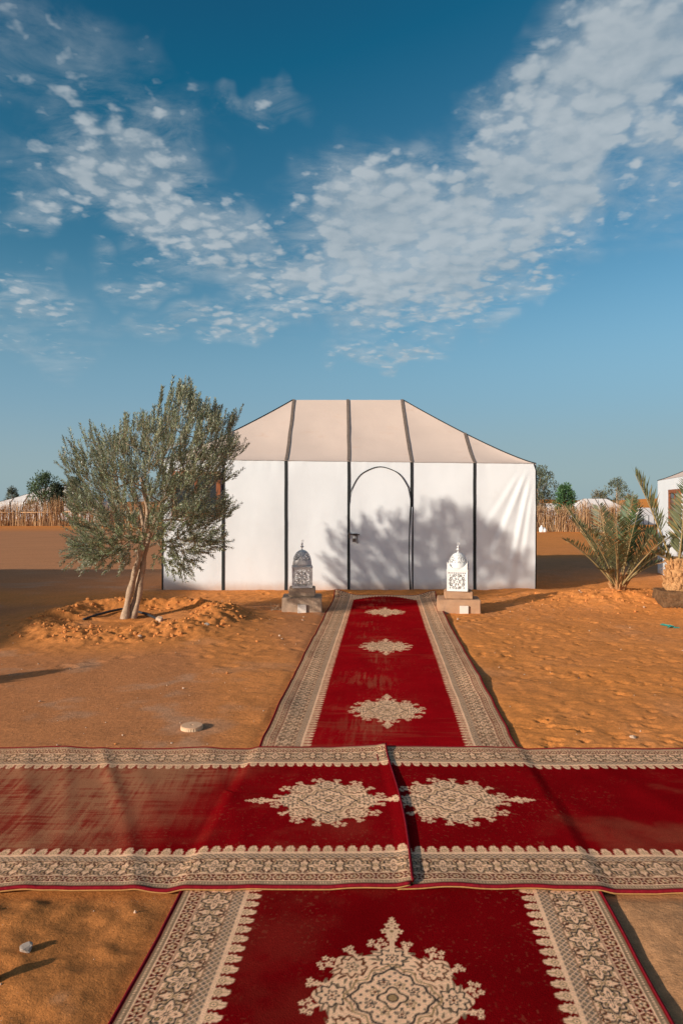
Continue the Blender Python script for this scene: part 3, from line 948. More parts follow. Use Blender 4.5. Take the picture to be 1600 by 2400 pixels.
FIELD = [RED]
def medallion(c, x, y, pend=(1, 1)):
    """x along the rug, y across; body radius about 0.29 m, pendants on the long axis"""
    a = np.arctan2(y, x); r = np.hypot(x * 0.97, y * 1.0)
    near = r < 0.50
    body_r = 0.243 + 0.010 * np.cos(8 * a) + 0.008 * np.cos(16 * a)
    cream = r < body_r
    # sprays of blossom round the rim
    for k in range(16):
        w = 2 * math.pi * (k + 0.5) / 16
        big = k % 2
        for (dr, da, fr) in ((0.262, 0.0, 0.0165), (0.290, 0.055, 0.0135), (0.288, -0.06, 0.0135), (0.268, 0.10, 0.012), (0.270, -0.105, 0.012)) if big else ((0.255, 0.0, 0.015), (0.280, 0.035, 0.013), (0.278, -0.04, 0.013)):
            fx = x * 0.97 - dr * math.cos(w + da); fy = y - dr * math.sin(w + da)
            sel = near & (np.abs(fx) < 0.03) & (np.abs(fy) < 0.03)
            if not sel.any():
                continue
            pet, outl, core = floret(fx, fy, fr)
            paint(c, sel & pet, CREAM); paint(c, sel & core, TAN * 0.7)
        # stem
        u = x * 0.97 * math.cos(w) + y * math.sin(w); v = -x * 0.97 * math.sin(w) + y * math.cos(w)
        paint(c, near & (u > 0.21) & (u < 0.268) & (np.abs(v - 0.006 * np.sin(u * 90)) < 0.0055), CREAM)
    paint(c, cream, CREAM)
    paint(c, cream & (r > 0.218) & (np.cos(8 * a) < -0.80 + 3.0 * (0.245 - r)), FIELD[0])
    # fine floral filling
    fill = np.sin(r * 150 + 2.2 * np.cos(8 * a)) * np.cos(12 * a + 3 * np.sin(r * 60))
    paint(c, cream & (r > 0.125) & (fill > 0.62), GREY * 0.8); paint(c, cream & (r > 0.125) & (fill < -0.68), BROWN)
    # eight stars on the rim
    for k in range(8):
        w = 2 * math.pi * k / 8
        fx = x * 0.97 - 0.194 * math.cos(w); fy = y - 0.194 * math.sin(w)
        q = np.hypot(fx, fy); b = np.arctan2(fy, fx) - w
        lob = 0.044 * (1 + 0.17 * np.cos(8 * b))
        ins = q < lob
        if not ins.any():
            continue
        paint(c, ins, CREAM)
        paint(c, (q < 0.055) & ring(q, lob, 0.0042), NAVY if k % 2 == 0 else BROWN)
        pt = 0.012 + 0.011 * (0.5 + 0.5 * np.cos(6 * b))
        paint(c, ins & ring(q, pt, 0.0038), GREY * 0.8 if k % 2 else NAVY)
        paint(c, ins & (q < 0.006), BROWN)
    # central cartouche
    lob = 0.118 * (1 + 0.10 * np.cos(4 * a) + 0.05 * np.cos(12 * a))
    paint(c, ring(r, lob * 1.16, 0.0035), TAN); paint(c, ring(r, lob, 0.0048), NAVY)
    ins = r < lob * 0.94
    paint(c, ins, CREAM)
    for k in range(8):
        w = 2 * math.pi * (k + 0.5) / 8
        rad = 0.075 if k % 2 else 0.062
        fx = x * 0.97 - rad * math.cos(w); fy = y - rad * math.sin(w)
        q = np.hypot(fx, fy)
        pet, outl, core = floret(fx, fy, 0.021)
        paint(c, ins & outl, NAVY if k % 2 else TAN); paint(c, ins & core, BROWN)
    lob = 0.040 * (1 + 0.2 * np.cos(4 * a))
    paint(c, ring(r, lob, 0.0042), NAVY); paint(c, r < 0.016, TAN); paint(c, ring(r, 0.017, 0.003), NAVY)
    f2 = np.sin(x * 170) * np.sin(y * 170)
    paint(c, ins & (r > 0.05) & (f2 > 0.60), NAVY * 1.6)
    # pendants
    for sg, on in ((1, pend[0]), (-1, pend[1])):
        if not on:
            continue
        for (px, py, fr) in ((0.315, 0, 0.027), (0.352, 0.0, 0.030), (0.352, 0.026, 0.018), (0.352, -0.026, 0.018), (0.388, 0.012, 0.018), (0.388, -0.012, 0.018), (0.412, 0, 0.016), (0.43, 0.0, 0.011)):
            fx = x * sg - px * 1.0; fy = y - py
            pet, outl, core = floret(fx, fy, fr)
            paint(c, pet, CREAM); paint(c, core, TAN * 0.7)
        paint(c, (x * sg > 0.22) & (x * sg < 0.32) & (np.abs(y) < 0.009), CREAM)

def rug_material():
    m = bpy.data.materials.new('woven_wool_rug'); m.use_nodes = True
    t = NT(m.node_tree); b = t.n['Principled BSDF']
    b.inputs['Roughness'].default_value = 0.95
    b.inputs['Specular IOR Level'].default_value = 0.0
    at = t.node('ShaderNodeVertexColor', layer_name='tone')
    tc = t.node('ShaderNodeTexCoord'); vec = tc.outputs['Object']
    n1 = t.noise(t.mapping(vec, scale=(1.0, 2.5, 1.0)), 130.0, 4.0, 0.7)
    n2 = t.noise(vec, 3.5, 5.0, 0.6)
    k = t.math('MULTIPLY', t.ramp(n1, 0.25, 0.75, 0.70, 1.30, False), t.ramp(n2, 0.3, 0.7, 0.86, 1.12, False))
    mul = t.node('ShaderNodeVectorMath', operation='SCALE')
    t.l.new(at.outputs[0], mul.inputs[0]); t.put(mul.inputs['Scale'], k)
    t.l.new(mul.outputs[0], b.inputs['Base Color'])
    bn = t.node('ShaderNodeBump'); bn.inputs['Strength'].default_value = 0.6; bn.inputs['Distance'].default_value = 0.004
    t.l.new(t.noise(vec, 210.0, 3.0, 0.65), bn.inputs['Height'])
    t.l.new(bn.outputs[0], b.inputs['Normal'])
    return m
M['rug'] = rug_material()

def make_rug(name, label, origin, heading, W, L, du, ds, pattern, height, edge_u, dust=None, group=None):
    """u across, s along; the sheet lies on the ground with its own ripples; pattern(c, U, S) paints the weave"""
    nu = int(W / du); ns = int(L / ds)
    u = np.linspace(-W / 2, W / 2, nu + 1); s = np.linspace(0, L, ns + 1)
    U, S = np.meshgrid(u, s)
    acc = np.zeros(U.shape + (3,))
    k = 0
    for (a, b) in ((-0.3, -0.2), (0.3, 0.2), (0.2, -0.3), (-0.2, 0.3)):
        c = np.empty(U.shape + (3,)); c[:] = RED
        pattern(c, U + a * du, S + b * ds)
        acc += c; k += 1
    acc /= k
    if dust is not None:
        # loose grains of sand caught in the pile
        grain = sstep(0.80, 0.90, vnoise(U * 95 + 3, S * 95, 171)) * sstep(0.42, 0.72, fbm(U * 2.2, S * 1.6 + L, 4, 0.6, 173))
        d = np.clip(dust(U, S) + 0.14 * grain, 0, 0.7)[..., None]
        acc = acc * (1 - d) + np.array([0.46, 0.22, 0.10]) * d
    root = thing(name, (origin[0], origin[1], 0.0), -heading, label, 'rug', group)
    c, sn = math.cos(heading), math.sin(heading)
    Ue, Se = edge_u(U, S)                      # edges are not ruler-straight
    WX = origin[0] + Ue * c + Se * sn; WY = origin[1] - Ue * sn + Se * c
    Z = height(U, S, WX, WY)
    pile = grid_mesh('woven_pile', Ue, Se, Z, M['rug'], root, col=acc)
    # bound edges: rolled red cord over an ochre backing
    def rim(sel):
        return list(zip(Ue[sel], Se[sel], Z[sel]))
    for sel, st in (((slice(None), 0), ns // 150 or 1), ((slice(None), -1), ns // 150 or 1), ((0, slice(None)), 4), ((-1, slice(None)), 4)):
        pts = rim(sel)[::st]
        mb = MB(); mb.tube([(p[0], p[1], p[2] - 0.004) for p in pts], 0.0075, 6)
        mb.build('edge_binding', M['binding'], root, True)
        mb = MB(); mb.tube([(p[0], p[1], p[2] - 0.012) for p in pts], 0.006, 5)
        mb.build('backing_edge', M['backing'], root, True)
    return root

def clear_of_cross(y):
    return sstep(CROSS_W / 2 - 0.02, CROSS_W / 2 + 0.25, np.abs(y - CROSS_Y))

def flat_ground(x, y):
    return base_height(x, y)

# runner to the tent door
def runner_pattern(c, U, S):
    e_side = RUN_W / 2 - np.abs(U)
    e_end = RUN_L - S
    # spandrels closing the field at the far end
    arch_d = e_end - (0.06 + 0.30 * np.clip(np.abs(U) / 0.49, 0, 1) ** 2.2)
    e = np.minimum(e_side, np.maximum(e_end, 0) + 0.0)
    along = np.where(e_side < e_end, S, U + 0.4)
    sp = (arch_d < 0.0)
    q = np.sin(np.abs(U) * 120) * np.sin(S * 130)
    paint(c, sp, CREAM); paint(c, sp & (q > 0.5), GREY)
    paint(c, (arch_d < 0.035) & (np.mod(U, 0.05) < 0.034) & (arch_d > -0.001), CREAM)
    border(c, e_side, S, RUN_W)
    paint(c, e_end < 0.05, CREAM * 0.9); paint(c, (e_end < 0.05) & (np.sin(U * 150) > 0.3), GREY)
    paint(c, e_end < 0.016, RED)
    for k, d in enumerate((10.11, 7.72, 5.37)):
        u0, s0 = runner_uv(np.array(0.30 + 0.0585 * (d - 4.54)), np.array(d), RUN_O[0], RUN_O[1], RUN_H)
        m = np.abs(S - s0) < 0.5
        if m.any():
            rows = np.where(m.any(axis=1))[0]; sl = slice(rows[0], rows[-1] + 1)
            cc = c[sl]; medallion(cc, S[sl] - s0, U[sl] - u0)
def runner_height(U, S, x, y):
    z = flat_ground(x, y) + 0.010
    k = clear_of_cross(y)
    z = z + 0.010 * (fbm(U * 1.2 + 3, S * 1.4, 3, 0.5, 101) - 0.4) * k
    edge = sstep(0.22, 0.0, RUN_W / 2 - np.abs(U))
    z = z + k * edge * 0.026 * np.clip(fbm(S * 1.1 + np.sign(U) * 7, S * 0 + 3, 3, 0.6, 103) - 0.38, 0, 1) * 2
    endc = sstep(0.28, 0.0, RUN_L - S)
    z = z + endc * (0.012 + 0.075 * sstep(0.45, 0.83, np.abs(U)))       # the far end curls up at the door sill
    return z
def runner_edge(U, S):
    w = 0.030 * (fbm(S * 0.7, S * 0 + 1.0, 3, 0.5, 111) - 0.5) + 0.012 * (fbm(S * 3.0, S * 0 + 2.0, 2, 0.5, 113) - 0.5)
    w2 = 0.030 * (fbm(S * 0.7 + 30, S * 0 + 1.0, 3, 0.5, 115) - 0.5) + 0.016 * (fbm(S * 3.0 + 30, S * 0 + 2.0, 2, 0.5, 117) - 0.5)
    k = np.abs(U) / (RUN_W / 2)
    return U + np.where(U < 0, w, w2) * k ** 2, S + 0.012 * np.sin(U * 5.0) * sstep(0.6, 0.0, RUN_L - S)
def runner_dust(U, S):
    lane = np.exp(-((U + 0.14) / 0.22) ** 2)
    n = fbm(U * 40, S * 3.0, 4, 0.6, 121) * fbm(U * 3.0 + 8, S * 4.0, 3, 0.55, 123) * 1.35
    cross = fbm(U * 2.0 + 4, S * 30, 4, 0.6, 127) * fbm(U * 1.6, S * 1.6, 2, 0.5, 129)
    edge = sstep(0.5, 0.9, np.abs(U) / (RUN_W / 2))
    return np.clip(0.9 * lane * sstep(0.30, 0.62, n) * 0.22 + 0.55 * sstep(0.34, 0.60, cross) * 0.22 + 0.05 * edge, 0, 0.5)
make_rug('runner_rug', 'long red runner with three cream medallions leading to the tent door', RUN_O, RUN_H, RUN_W, RUN_L, 0.0062, 0.0145,
         runner_pattern, runner_height, runner_edge, runner_dust)

# near rug: only its lower medallion end shows
def near_pattern(c, U, S):
    c[:] = RED * 0.58
    FIELD[0] = RED * 0.58
    border(c, NEAR_W / 2 - np.abs(U), S, NEAR_W)
    u0, s0 = runner_uv(np.array(0.157 + 0.064 * (2.255 - 2.155)), np.array(2.255), NEAR_O[0], NEAR_O[1], NEAR_H)
    medallion(c, S - s0, U - u0)
def near_height(U, S, x, y):
    k = clear_of_cross(y)
    z = flat_ground(x, y) + 0.010 + 0.010 * (fbm(U * 1.5 + 13, S * 1.5, 3, 0.5, 131) - 0.4) * k
    edge = sstep(0.2, 0.0, NEAR_W / 2 - np.abs(U))
    return z + k * edge * 0.022 * np.clip(fbm(S * 1.4 + np.sign(U) * 5, S * 0 + 3, 3, 0.6, 133) - 0.4, 0, 1) * 2
def near_edge(U, S):
    w = 0.03 * (fbm(S * 0.8 + 60 * (U > 0), S * 0 + 1.0, 3, 0.5, 135) - 0.5)
    return U + w * (np.abs(U) / (NEAR_W / 2)) ** 2, S
def near_dust(U, S):
    return 0.04 * sstep(0.5, 0.75, fbm(U * 3, S * 3, 5, 0.6, 137))
make_rug('medallion_rug', 'red rug with one large cream medallion lying partly under the crossing rugs', NEAR_O, NEAR_H, NEAR_W, NEAR_L, 0.0036, 0.0052,
         near_pattern, near_height, near_edge, near_dust)

# the two crossing rugs; s runs to the right for both
def cross_under(x, y):
    """thickness already lying on the ground there"""
    u, s = runner_uv(x, y, RUN_O[0], RUN_O[1], RUN_H)
    a = np.maximum(np.abs(u) - RUN_W / 2, np.maximum(-s, s - RUN_L))
    u, s = runner_uv(x, y, NEAR_O[0], NEAR_O[1], NEAR_H)
    b = np.maximum(np.abs(u) - NEAR_W / 2, np.maximum(-s, s - NEAR_L))
    return 0.014 * sstep(0.06, -0.02, np.minimum(a, b))
CL = 3.25
def left_pattern(c, U, S):
    c[:] = RED * 0.76
    FIELD[0] = RED * 0.76
    border(c, CROSS_W / 2 - np.abs(U), S, CROSS_W)
    medallion(c, S - (CL - 0.375), U + 0.0)
def right_pattern(c, U, S):
    c[:] = RED * 0.70
    FIELD[0] = RED * 0.70
    border(c, CROSS_W / 2 - np.abs(U), S + 0.03, CROSS_W)
    medallion(c, S - 0.335, U + 0.01)
def fold_line(U, S, s0, slope, w, a):
    return a * np.exp(-((S - (s0 + slope * U)) / w) ** 2)
def left_height(U, S, x, y):
    z = flat_ground(x, y) + 0.012 + cross_under(x, y)
    z = z + 0.009 * (fbm(U * 1.3, S * 1.3, 3, 0.5, 141) - 0.35)
    for (s0, sl, w, a) in ((1.78, -0.42, 0.045, 0.020), (1.95, -0.40, 0.06, 0.010), (1.30, -0.45, 0.06, 0.012), (1.50, -0.35, 0.05, 0.010), (0.95, -0.4, 0.07, 0.010), (2.35, -0.3, 0.05, 0.006), (2.60, 0.3, 0.04, 0.005)):
        z = z + fold_line(-U, S, s0, sl, w, a * 0.36) * (0.7 + 0.6 * vnoise(U * 2 + s0, S * 0 + s0 * 3, 143))
    z = z + 0.009 * sstep(0.07, 0.0, CL - S) + 0.006 * sstep(0.3, 0.0, CL - S)
    edge = sstep(0.16, 0.0, CROSS_W / 2 - np.abs(U))
    return z + edge * 0.02 * np.clip(fbm(S * 1.6 + np.sign(U) * 5, S * 0 + 3, 3, 0.6, 145) - 0.42, 0, 1) * 2
def right_height(U, S, x, y):
    z = flat_ground(x, y) + 0.012 + cross_under(x, y)
    z = z + 0.009 * (fbm(U * 1.3 + 9, S * 1.3, 3, 0.5, 147) - 0.35)
    for (s0, sl, w, a) in ((0.95, 0.35, 0.09, 0.010), (1.45, 0.30, 0.08, 0.010)):
        z = z + fold_line(U, S, s0, sl, w, a * 0.36)
    edge = sstep(0.16, 0.0, CROSS_W / 2 - np.abs(U))
    return z + edge * 0.02 * np.clip(fbm(S * 1.6 + np.sign(U) * 5, S * 0 + 8, 3, 0.6, 149) - 0.42, 0, 1) * 2
def cross_edge(seed, grow):
    def f(U, S):
        w = 0.045 * (fbm(S * 0.9 + 40 * (U > 0), S * 0 + 1.0, 3, 0.5, seed) - 0.5)
        k = np.abs(U) / (CROSS_W / 2)
        return U * (1 + grow * (S / CL)) + w * k ** 2, S + 0.015 * np.sin(U * 3 + 1)
    return f
def left_dust(U, S):
    weave = fbm(S * 60, U * 4, 4, 0.62, 151) * 0.5 + fbm(S * 5, U * 80, 4, 0.62, 153) * 0.5
    area = sstep(2.45, 1.55, S + 0.45 * U + 0.5 * (fbm(S * 2, U * 3, 3, 0.5, 155) - 0.5))
    field = sstep(0.30, 0.36, CROSS_W / 2 - np.abs(U))
    patch = fbm(S * 1.7 + 3, U * 2.6, 4, 0.6, 157)
    d = area * (0.10 + 0.62 * sstep(0.34, 0.66, weave * 0.55 + patch * 0.45)) * (0.35 + 0.65 * field)
    return np.clip(d * 1.1 + 0.06 * sstep(0.5, 0.7, patch), 0, 0.66)
def right_dust(U, S):
    return 0.16 * sstep(0.5, 0.8, fbm(S * 2.2, U * 3, 5, 0.6, 159)) * sstep(0.2, 1.4, S)
Hx = math.pi / 2        # heading along +x
make_rug('cross_rug', 'dust-worn red rug with faded threads and diagonal creases, lapping over its neighbour', (SEAM_X - CL + 0.012, CROSS_Y), Hx, CROSS_W, CL, 0.0066, 0.0046,
         left_pattern, left_height, cross_edge(161, 0.0), left_dust, 'rugs laid across the runner')
make_rug('cross_rug', 'clean deep red rug tucked under the dust-worn rug', (SEAM_X - 0.05, CROSS_Y), Hx, CROSS_W, CL, 0.0066, 0.0046,
         right_pattern, right_height, cross_edge(163, 0.03), right_dust, 'rugs laid across the runner')

# ------------------------------------------------------------------ olive tree
def leaf_batch(base, direc, length, width, normal_hint, tone, fold=0.25):
    """narrow lance-shaped leaves: 5 points, 4 triangles folded along the midrib; all arguments are (n, 3) / (n,) arrays"""
    n = len(base)
    d = direc / np.linalg.norm(direc, axis=1, keepdims=True)
    side = np.cross(d, normal_hint); side /= np.maximum(np.linalg.norm(side, axis=1, keepdims=True), 1e-6)
    nrm = np.cross(side, d)
    L = length[:, None]; W = width[:, None]
    mid = base + d * L * 0.5
    v = np.stack([base, mid + side * W * 0.5 + nrm * W * fold, base + d * L + nrm * L * 0.04, mid - side * W * 0.5 + nrm * W * fold], 1)
    f = np.arange(n)[:, None] * 4 + np.array([[0, 1, 2, 3]])
    return v.reshape(-1, 3), f, np.repeat(tone, 4, axis=0)

def raw_mesh(name, v, quads, mat, parent, tone=None):
    me = bpy.data.meshes.new(name)
    v = np.asarray(v, np.float32); q = np.asarray(quads, np.int32)
    me.vertices.add(len(v)); me.vertices.foreach_set('co', v.ravel())
    me.loops.add(q.size); me.loops.foreach_set('vertex_index', q.ravel())
    me.polygons.add(len(q)); me.polygons.foreach_set('loop_start', np.arange(0, q.size, q.shape[1], dtype=np.int32))
    me.update(calc_edges=True)
    if tone is not None:
        at = me.color_attributes.new('tone', 'FLOAT_COLOR', 'POINT')
        c4 = np.ones((len(v), 4), np.float32); c4[:, :3] = tone
        at.data.foreach_set('color', c4.ravel())
    me.materials.append(mat)
    return link(name, me, parent)

def in_poly(px, py, poly):
    inside = np.zeros(px.shape, bool)
    n = len(poly)
    j = n - 1
    for i in range(n):
        xi, yi = poly[i]; xj, yj = poly[j]
        cond = ((yi > py) != (yj > py)) & (px < (xj - xi) * (py - yi) / (yj - yi + 1e-12) + xi)
        inside ^= cond
        j = i
    return inside

def grow(roots, targets, step=0.16, bias_up=0.10):
    """connect every target to the nearest grown node; returns nodes, parents"""
    nodes = [np.array(r[0], float) for r in roots]; par = [r[1] for r in roots]
    order = np.argsort([np.min([np.linalg.norm(t - n) for n in nodes]) for t in targets])
    tips = []
    for i in order:
        t = targets[i]
        arr = np.array(nodes)
        dv = t - arr
        dist = np.linalg.norm(dv, axis=1)
        # prefer nodes lying below and further in
        cost = dist + 0.35 * np.maximum(0, arr[:, 2] - t[2] + 0.1)
        k = int(np.argmin(cost))
        d = dist[k]
        m = max(1, int(round(d / step)))
        a = arr[k]; p = k
        sagm = np.array([0, 0, 1.0]) * bias_up * d
        for q in range(1, m + 1):
            u = q / m
            pt = a + (t - a) * u - sagm * (u * (1 - u)) * 1.2 + rng.normal(0, 0.012, 3) * (q < m)
            nodes.append(pt); par.append(p); p = len(nodes) - 1
        tips.append(p)
    return np.array(nodes), par, tips

def radii_of(nodes, par, tip_r=0.0022, expo=2.25, rmax=0.06):
    n = len(nodes)
    acc = np.zeros(n)
    kids = np.zeros(n, int)
    for i in range(n):
        if par[i] >= 0:
            kids[par[i]] += 1
    for i in range(n - 1, -1, -1):
        if kids[i] == 0:
            acc[i] = tip_r ** expo
        if par[i] >= 0:
            acc[par[i]] += acc[i]
    return np.minimum(acc ** (1 / expo), rmax)

OD = 9.35
CROWN_PX = [(150,1090),(167,1059),(180,1050),(196,1032),(219,1026),(245,1051),(251,1021),(284,1032),(303,1028),(307,975),(322,973),(337,1002),(368,982),(391,952),(406,917),(429,898),(456,891),
            (464,925),(483,944),(490,986),(517,952),(529,963),(525,994),(575,975),(555,1005),(552,1040),(586,1055),(522,1076),(560,1090),(505,1112),(559,1128),(498,1152),(500,1190),(567,1210),(520,1240),(509,1304),
            (483,1300),(450,1280),(460,1338),(414,1354),(383,1327),(364,1290),(314,1310),(284,1340),(268,1319),(226,1338),(188,1320),(157,1315),(165,1285),(192,1254),(169,1224),(161,1185),(177,1136)]
def make_olive():
    bx, by = TREE
    bz = ground_at(bx, by)
    root = thing('olive_tree', (bx, by, bz - 0.03), 0.0, 'leaning olive tree with silvery leaves in a ring of heaped earth', 'tree')
    O = np.array([bx, by, bz - 0.03])
    poly = [(gx(a, OD), gz(b, OD)) for a, b in CROWN_PX]
    cen = np.array([gx(365, OD), gz(1130, OD)])
    def sample(n, shrink, seed):
        g = np.random.default_rng(seed)
        out = []
        while len(out) < n:
            x = g.uniform(-3.8, -1.1, 4000); z = g.uniform(0.5, 3.3, 4000)
            xs_ = cen[0] + (x - cen[0]) / shrink; zs_ = cen[1] + (z - cen[1]) / shrink
            ok = in_poly(xs_, zs_, poly)
            # distance to the outline, relative
            r = np.sqrt(((x - cen[0]) / 1.22) ** 2 + ((z - cen[1]) / 1.30) ** 2)
            dep = 1.06 * np.sqrt(np.clip(1 - r ** 2 * 0.92, 0.02, 1)) * np.where(z > 2.5, 0.62, 1.0)
            y = by + g.uniform(-1, 1, 4000) * dep
            # hollow shade near the stem
            core = np.hypot(x + 2.55, y - by) / 0.5 + np.abs(z - 0.9) / 0.9 > 0.8
            for k in np.where(ok & core)[0]:
                out.append((x[k], y[k], z[k]))
        return np.array(out[:n])
    # three twisted stems rising to the right
    stems = []
    nodes = []; par = []
    trunk_mb = MB()
    base = np.array([bx, by, bz - 0.10])
    def stem(pts, r0, r1, name='trunk'):
        pts = [np.array(p) for p in pts]
        fine = []
        for i in range(len(pts) - 1):
            for u in np.linspace(0, 1, 7)[:-1]:
                p0 = pts[max(i - 1, 0)]; p1 = pts[i]; p2 = pts[i + 1]; p3 = pts[min(i + 2, len(pts) - 1)]
                fine.append(0.5 * ((2 * p1) + (-p0 + p2) * u + (2 * p0 - 5 * p1 + 4 * p2 - p3) * u * u + (-p0 + 3 * p1 - 3 * p2 + p3) * u ** 3))
        fine.append(pts[-1])
        n = len(fine)
        rad = [r0 + (r1 - r0) * (i / (n - 1)) ** 0.8 + 0.006 * math.sin(i * 1.3 + r0 * 90) + (0.03 * max(0, 1 - i / 4.0)) for i in range(n)]
        mb = MB(); mb.tube([p - O for p in fine], rad, 10)
        mb.build(name, M['bark'], root, True)
        return fine
    X = lambda px, d=OD: gx(px, d)
    Z = lambda py, d=OD: gz(py, d)
    s1 = stem([(X(291), by, bz - 0.10), (X(302), by, Z(1400)), (X(318), by - 0.02, Z(1340)), (X(338), by - 0.05, Z(1275)), (X(352), by - 0.12, Z(1200)), (X(345), by - 0.28, Z(1120))], 0.050, 0.024)
    s2 = stem([(X(304), by + 0.03, bz - 0.10), (X(322), by + 0.04, Z(1410)), (X(333), by + 0.03, Z(1340)), (X(342), by + 0.05, Z(1280)), (X(362), by + 0.14, Z(1210)), (X(400), by + 0.25, Z(1120))], 0.040, 0.022)
    s3 = stem([(X(297), by + 0.05, bz - 0.10), (X(316), by + 0.09, Z(1390)), (X(326), by + 0.08, Z(1330)), (X(330), by + 0.14, Z(1270)), (X(318), by + 0.25, Z(1200)), (X(290), by + 0.36, Z(1150))], 0.036, 0.018)
    for s_ in (s1, s2, s3):
        prev = -1
        for p in s_[18:]:
            nodes.append((p, prev)); prev = len(nodes) - 1
    limbs = sample(46, 0.62, 3)
    bn, bp, _ = grow(nodes, limbs, 0.14, 0.10)
    mids = sample(430, 0.88, 4)
    allr = [(bn[i], bp[i]) for i in range(len(bn))]
    bn2, bp2, tips = grow(allr, mids, 0.12, 0.12)
    rad = radii_of(bn2, bp2, 0.0026, 2.1, 0.032)
    # branches as tubes, one chain per run
    kids = {}
    for i, p in enumerate(bp2):
        kids.setdefault(p, []).append(i)
    mb = MB()
    n0 = len(nodes)
    started = set()
    for i in range(n0, len(bn2)):
        p = bp2[i]
        first = kids[p][0] == i and p >= n0
        if first:
            continue
        chain = [p, i]
        c = i
        while kids.get(c):
            c = kids[c][0]; chain.append(c)
        mb.tube([bn2[k] - O for k in chain], [min(rad[chain[1]], 0.03)] + [rad[k] for k in chain[1:]], 5, True)
    mb.build('branches', M['twig'], root, True)
    # leafy shoots
    g = np.random.default_rng(9)
    out_pts = sample(980, 0.92, 12)
    shoots = []
    cen3 = np.array([-2.55, by, 1.35])
    def shoot_dir(p):
        o = p - cen3; o /= max(np.linalg.norm(o), 1e-6)
        low = np.clip((1.15 - p[2]) / 0.5, 0, 1)
        d = o * 0.75 + np.array([0.10, 0, 0.62 - 0.75 * low]) + g.normal(0, 0.24, 3)
        if p[2] > 2.35:
            d = d * 0.55 + np.array([0.12, 0, 0.8])
        return d / np.linalg.norm(d)
    cand = list(bn2[n0:])
    idx = g.permutation(len(cand))[:850]
    for k in idx:
        shoots.append((cand[k], g.uniform(0.16, 0.30)))
    for p in out_pts:
        k = int(np.argmin(np.linalg.norm(bn2 - p, axis=1)))
        shoots.append((bn2[k] * 0.45 + p * 0.55, g.uniform(0.15, 0.27)))
    low = sample(1400, 0.96, 31)
    for p in low[low[:, 2] < 1.12][:190]:
        k = int(np.argmin(np.linalg.norm(bn2 - p, axis=1)))
        shoots.append((bn2[k] * 0.3 + p * 0.7, g.uniform(0.16, 0.26)))
    # individual sprays on the outline
    for (a, b) in CROWN_PX:
        p = np.array([X(a), by + g.normal(0, 0.25), Z(b)])
        o = p - np.array([cen[0], p[1], cen[1]]); o /= np.linalg.norm(o)
        for q in range(5):
            st = p - o * g.uniform(0.20, 0.30) + g.normal(0, 0.04, 3)
            shoots.append((st, g.uniform(0.18, 0.26)))
    tw = MB()
    LB, LD, LN, LL, LW, LT = [], [], [], [], [], []
    for (p, ln) in shoots:
        d = shoot_dir(p)
        pts = [p]
        m = 6
        for q in range(m):
            d2 = d + np.array([0, 0, (0.10 if p[2] > 1.0 else -0.08)]) * q * 0.25 + g.normal(0, 0.05, 3)
            d2 /= np.linalg.norm(d2)
            pts.append(pts[-1] + d2 * ln / m)
        tw.tube([q - O for q in pts], [0.0026, 0.0024, 0.0022, 0.002, 0.0017, 0.0014, 0.001], 3, False)
        npair = int(ln / 0.0165)
        sh_t = g.normal(1.0, 0.16)
        for q in range(npair):
            u = (q + 0.6) / npair * m
            i = min(int(u), m - 1)
            pos = pts[i] + (pts[i + 1] - pts[i]) * (u - i)
            ax = pts[i + 1] - pts[i]; ax = ax / np.linalg.norm(ax)
            w = q * math.pi / 2 + g.normal(0, 0.3)
            e1 = np.cross(ax, [0.3, 0.2, 0.9]); e1 /= np.linalg.norm(e1); e2 = np.cross(ax, e1)
            for sg in (1, -1):
                lat = (e1 * math.cos(w) + e2 * math.sin(w)) * sg
                dd = ax * g.uniform(0.55, 1.0) + lat * g.uniform(0.45, 0.9)
                LB.append(pos); LD.append(dd); LN.append(ax * 0.6 - lat * 0.4 + g.normal(0, 0.35, 3))
                LL.append(g.uniform(0.042, 0.072) * (1 - 0.3 * q / npair)); LW.append(g.uniform(0.0105, 0.0165))
                k = sh_t * g.normal(1.0, 0.18)
                LT.append((k * g.normal(1.0, 0.05), k, k * g.normal(0.98, 0.08)))
    tw.build('twigs', M['twig'], root)
    v, f, tn = leaf_batch(np.array(LB) - O, np.array(LD), np.array(LL), np.array(LW), np.array(LN), np.clip(np.array(LT), 0.4, 1.9))
    cr = raw_mesh('crown', v, f, M['olive_leaf'], root, tn)
    tag(cr, kind='stuff')
    return len(LB)
NLEAF = make_olive()

# ------------------------------------------------------------------ small things by the tree
def hose():
    pts = []
    for (px, py, dz_) in ((196, 1442, 0.0), (225, 1437, 0.012), (258, 1430, 0.025), (285, 1427, 0.03), (320, 1428, 0.03), (345, 1432, 0.03), (370, 1440, 0.01)):
        d = gd(py, 0.12)
        x = gx(px, d)
        pts.append((x, d, ground_at(x, d) + 0.012 + dz_ * 0.6))
    mb = MB()
    P_ = [Vector(p) for p in pts]
    fine = []
    for i in range(len(P_) - 1):
        for u in (0, .25, .5, .75):
            fine.append(P_[i].lerp(P_[i + 1], u))
    fine.append(P_[-1])
    mb.tube(fine, 0.017, 8)
    o = mb.build('irrigation_hose', M['hose'], None, True)
    tag(o, 'black irrigation hose curving through the earth basin under the olive tree', 'hose')
hose()

